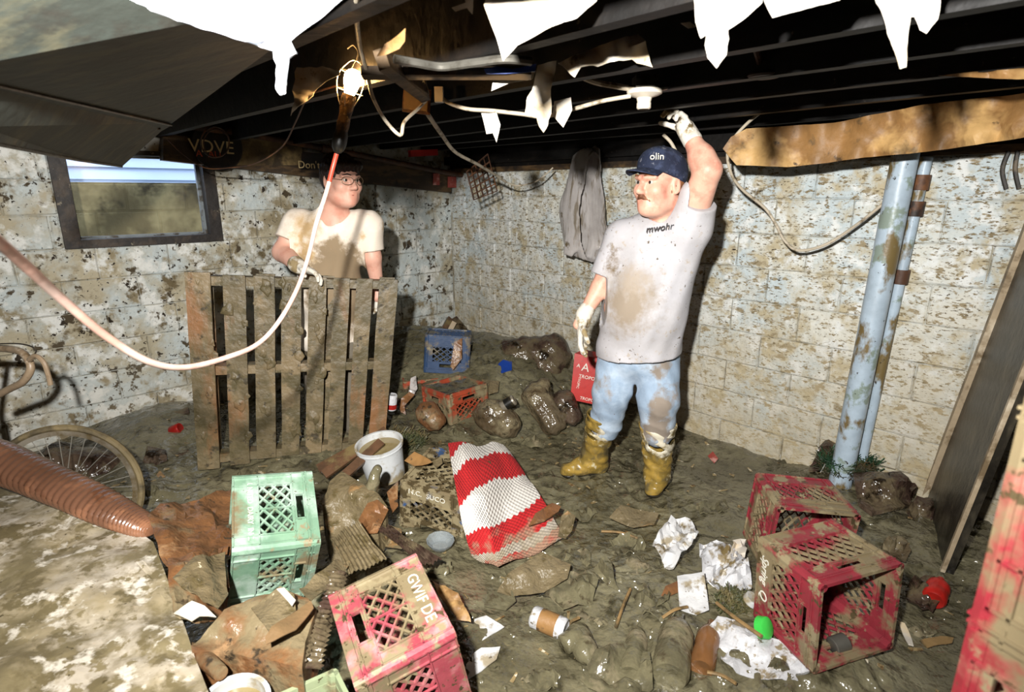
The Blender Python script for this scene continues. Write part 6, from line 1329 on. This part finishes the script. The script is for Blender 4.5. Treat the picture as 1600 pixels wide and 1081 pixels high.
can('red plastic bottle lying at the far right', onmud(1458, 938, 0.05), onmud(1470, 905, 0.07), 0.042, 'red_paint', 'bottle', None, 'bottle', BOT)
F_('pale_strip', 'pale curled strip in the mud right of the lower red crate', 'scrap', [(1404, 968, .06), (1414, 972, .06), (1424, 990, .05), (1428, 1008, .05), (1420, 1006, .05), (1412, 988, .05)], 'paper', amp=0.012)
F_('pale_strip', 'long pale strip near the near crate stack', 'scrap', [(1436, 1000, .05), (1470, 994, .05), (1490, 996, .05), (1488, 1004, .05), (1450, 1010, .05)], 'stick', amp=0.008)
can('shiny tin showing through the lower red crate', G(1300, 1010, .12), G(1322, 1002, .13), 0.03, 'conduit', 'tin', None, 'tin')
F_('red_scrap', 'small red and white scrap in the mud behind the boots', 'scrap', [(1106, 712, .04), (1114, 706, .06), (1122, 716, .05), (1116, 724, .04)], 'red_sticker', amp=0.01)

# rubbish heap in the corner -------------------------------------------
bag('rubbish_bag', 'big brown barrel-shaped rubbish bag against the right wall', 'bag', [(P(806, 556, 4.35), P(860, 556, 4.3), 0.16, 0.17), (P(830, 580, 4.25), P(858, 575, 4.2), 0.13, 0.12)], 'darkbrown', 0.012, 0.010, 30, 1)
bag('rubbish_bag', 'tan muddy sack in the middle of the heap', 'bag', [(P(838, 620, 3.6), P(865, 662, 3.5), 0.10, 0.08), (P(830, 612, 3.65), P(850, 600, 3.65), 0.05, 0.05)], 'bag_brown', 0.010, 0.007, 34, 2)
bag('rubbish_bag', 'dark brown sack between the tan sack and the red case', 'bag', [(P(880, 628, 3.58), P(892, 648, 3.52), 0.085, 0.07)], 'darkbrown', 0.010, 0.007, 34, 3)
bag('rubbish_bag', 'round tan sack right of the orange crate', 'bag', [(P(765, 648, 3.5), P(790, 660, 3.45), 0.11, 0.10)], 'bag_brown', 0.010, 0.008, 34, 4)
bag('rubbish_bag', 'brown wet bundle in front of the half buried orange crate', 'bag', [(P(668, 648, 3.45), P(676, 656, 3.42), 0.08, 0.07)], 'rust_card', 0.010, 0.006, 40, 5)
bag('rubbish_bag', 'dark heap of wet rags behind the blue crate', 'bag', [(P(748, 556, 4.55), P(775, 564, 4.5), 0.13, 0.12), (P(636, 556, 4.6), P(652, 566, 4.5), 0.12, 0.1)], 'bag_brown', 0.012, 0.012, 28, 6)
tag(MB().bar(P(628, 566, 4.3), P(664, 534, 4.45), 0.13, 0.02, (0, -0.6, 0.6)).build('plank', M['plank_brown']), 'broad brown plank sloping behind the blue crate', 'plank')
tag(MB().bar(P(694, 522, 4.7), P(706, 500, 4.85), 0.09, 0.03, (0.4, -1, 0.2)).build('plank', M['plank_brown']), 'left plank of a pair propped in the corner', 'plank')
tag(MB().bar(P(707, 499, 4.86), P(730, 528, 4.7), 0.09, 0.03, (0.4, -1, 0.2)).build('plank', M['darkbrown']), 'right plank of a pair propped in the corner', 'plank')
tag(MB().bar(P(702, 518, 4.68), P(710, 503, 4.72), 0.04, 0.02, (0, -1, 0)).build('plank', M['plank']), 'small pale offcut between the pair of corner planks', 'plank')
F_('blue_rag', 'bright blue rag on the heap left of the barrel-shaped bag', 'rag', [(774, 572, 4.08), (786, 562, 4.1), (800, 566, 4.1), (800, 580, 4.02), (784, 584, 4.0)], 'blue_plastic', 'Y', 0.02, 10)
F_('muddy_board', 'flat muddy board on the heap above the orange crate', 'cardboard', [(752, 592, 3.9), (780, 596, 3.85), (778, 612, 3.75), (764, 616, 3.72)], 'muddy_card', 'Y', 0.01)
F_('rust_sheet', 'rust-coloured wet sheet draped over the blue crate front', 'sheet', [(710, 535, 4.0), (722, 528, 4.02), (722, 560, 3.98), (708, 578, 3.96), (704, 572, 3.97)], 'rust_card', 'Y', 0.01)
F_('sludge_fill', 'sludge heaped inside the sunken orange crate', 'mud', [(662, 604, .30), (694, 618, .29), (752, 606, .30), (722, 592, .31)], 'mud', amp=0.02, ns=14, seg=8)
F_('grey_rag', 'pale grey rag hanging on the half buried orange crate', 'rag', [(642, 590, 3.85), (650, 586, 3.85), (652, 606, 3.8), (644, 622, 3.75), (638, 616, 3.76)], 'bag_grey', 'Y', 0.02, 16, seg=6)
F_('brown_strip', 'curved brown strip left of the sunken orange crate', 'scrap', [(622, 626, 3.6), (640, 612, 3.65), (648, 616, 3.65), (632, 634, 3.58), (634, 648, 3.55), (626, 644, 3.55)], 'rust_card', 'Y', 0.01, seg=8)
can('silver and black can tilted on the heap', P(784, 636, 3.45), P(804, 624, 3.45), 0.035, 'steel', 'can', [(0.3, 0.85, 'black_plastic')])
can('red and white can by the right end of the pallet', P(611, 640, 3.3), P(613, 616, 3.3), 0.032, 'white_bag', 'can', [(0.1, 0.4, 'red_paint')])
# left corner behind the wheel
can('red can in the dark rubble left of the pallet', P(268, 674, 3.25), P(282, 668, 3.25), 0.032, 'red_paint')
can('pale blue pipe end sticking out of the rubble by the left wall', P(166, 676, 3.35), P(186, 662, 3.42), 0.034, 'pipe_blue', 'pipe_stub', None, 'pipe')
tag(MB().bar(P(205, 676, 3.35), P(296, 642, 3.5), 0.05, 0.03, (0, -0.5, 0.8)).build('plank', M['darkbrown']), 'dark plank lying along the foot of the left wall', 'plank')
F_('wet_cardboard', 'brown wet card in the rubble right of the bicycle wheel', 'cardboard', [(222, 722, .14), (232, 700, .18), (258, 702, .18), (262, 720, .14), (240, 728, .12)], 'darkbrown', amp=0.015)
F_('wet_cardboard', 'flat dark card at the foot of the pallet, far left', 'cardboard', [(218, 738, .10), (250, 734, .11), (258, 744, .10), (232, 752, .08)], 'cardboard', amp=0.015)
bag('rubbish_bag', 'dark rubbish bag behind the bicycle wheel', 'bag', [(P(90, 730, 2.9), P(160, 735, 2.95), 0.14, 0.12), (P(200, 700, 3.2), P(240, 690, 3.3), 0.09, 0.08)], 'darkbrown', 0.012, 0.012, 30, 7)

# loose clods and shreds trodden into the mud: too many to count
def clods():
    rnd = random.Random(11); mb = MB()
    for i in range(4200):
        x, y = rnd.uniform(-2.4, 2.2), rnd.uniform(1.15, 4.6)
        if nz(x * 1.4, y * 1.4, 5) < -0.12: continue
        r = rnd.uniform(0.004, 0.016) * (1.5 if rnd.random() < 0.12 else 1); z = H(x, y); a = rnd.uniform(0, pi2); vs = []
        e = rnd.uniform(1, 2.6)
        for k in range(6):
            t = a + pi2 * k / 6; rr = r * rnd.uniform(0.7, 1.25); vs.append((x + rr * e * math.cos(t) * math.cos(a) - rr * math.sin(t) * math.sin(a), y + rr * e * math.cos(t) * math.sin(a) + rr * math.sin(t) * math.cos(a), z - 0.003))
        vs += [(x + rnd.uniform(-.3, .3) * r, y + rnd.uniform(-.3, .3) * r, z + r * rnd.uniform(0.35, 0.9))]
        mb.add(vs, [(k, (k + 1) % 6, 6) for k in range(6)])
    o = mb.build('mud_clods', M['mud'], FLOOR, smooth=True); tag(o, kind='stuff')
    mb = MB()
    for i in range(380):
        x, y = rnd.uniform(-2.2, 2.1), rnd.uniform(1.2, 4.2); z = H(x, y) + 0.004; a = rnd.uniform(0, pi2); l = rnd.uniform(0.01, 0.05); w = rnd.uniform(0.003, 0.012)
        d = Vector((math.cos(a), math.sin(a), rnd.uniform(-0.1, 0.3))); n = Vector((-math.sin(a), math.cos(a), 0)); p = Vector((x, y, z))
        mb.add([p - n * w, p + n * w, p + d * l + n * w * 0.5, p + d * l - n * w * 0.6, p - n * w + Vector((0, 0, .002)), p + n * w + Vector((0, 0, .002)), p + d * l + n * w * 0.5 + Vector((0, 0, .002)), p + d * l - n * w * 0.6 + Vector((0, 0, .002))], [(3, 2, 1, 0), (4, 5, 6, 7), (0, 1, 5, 4), (1, 2, 6, 5), (2, 3, 7, 6), (3, 0, 4, 7)])
    M['shreds'] = mat('pale_litter_shreds', '93805a', [('d0c6b0', 30, 0.6, 0.03), ('5a4328', 22, 0.55, 0.04)], rough=0.4, bump=0)
    o = mb.build('litter_shreds', M['shreds'], FLOOR); tag(o, kind='stuff')
clods()
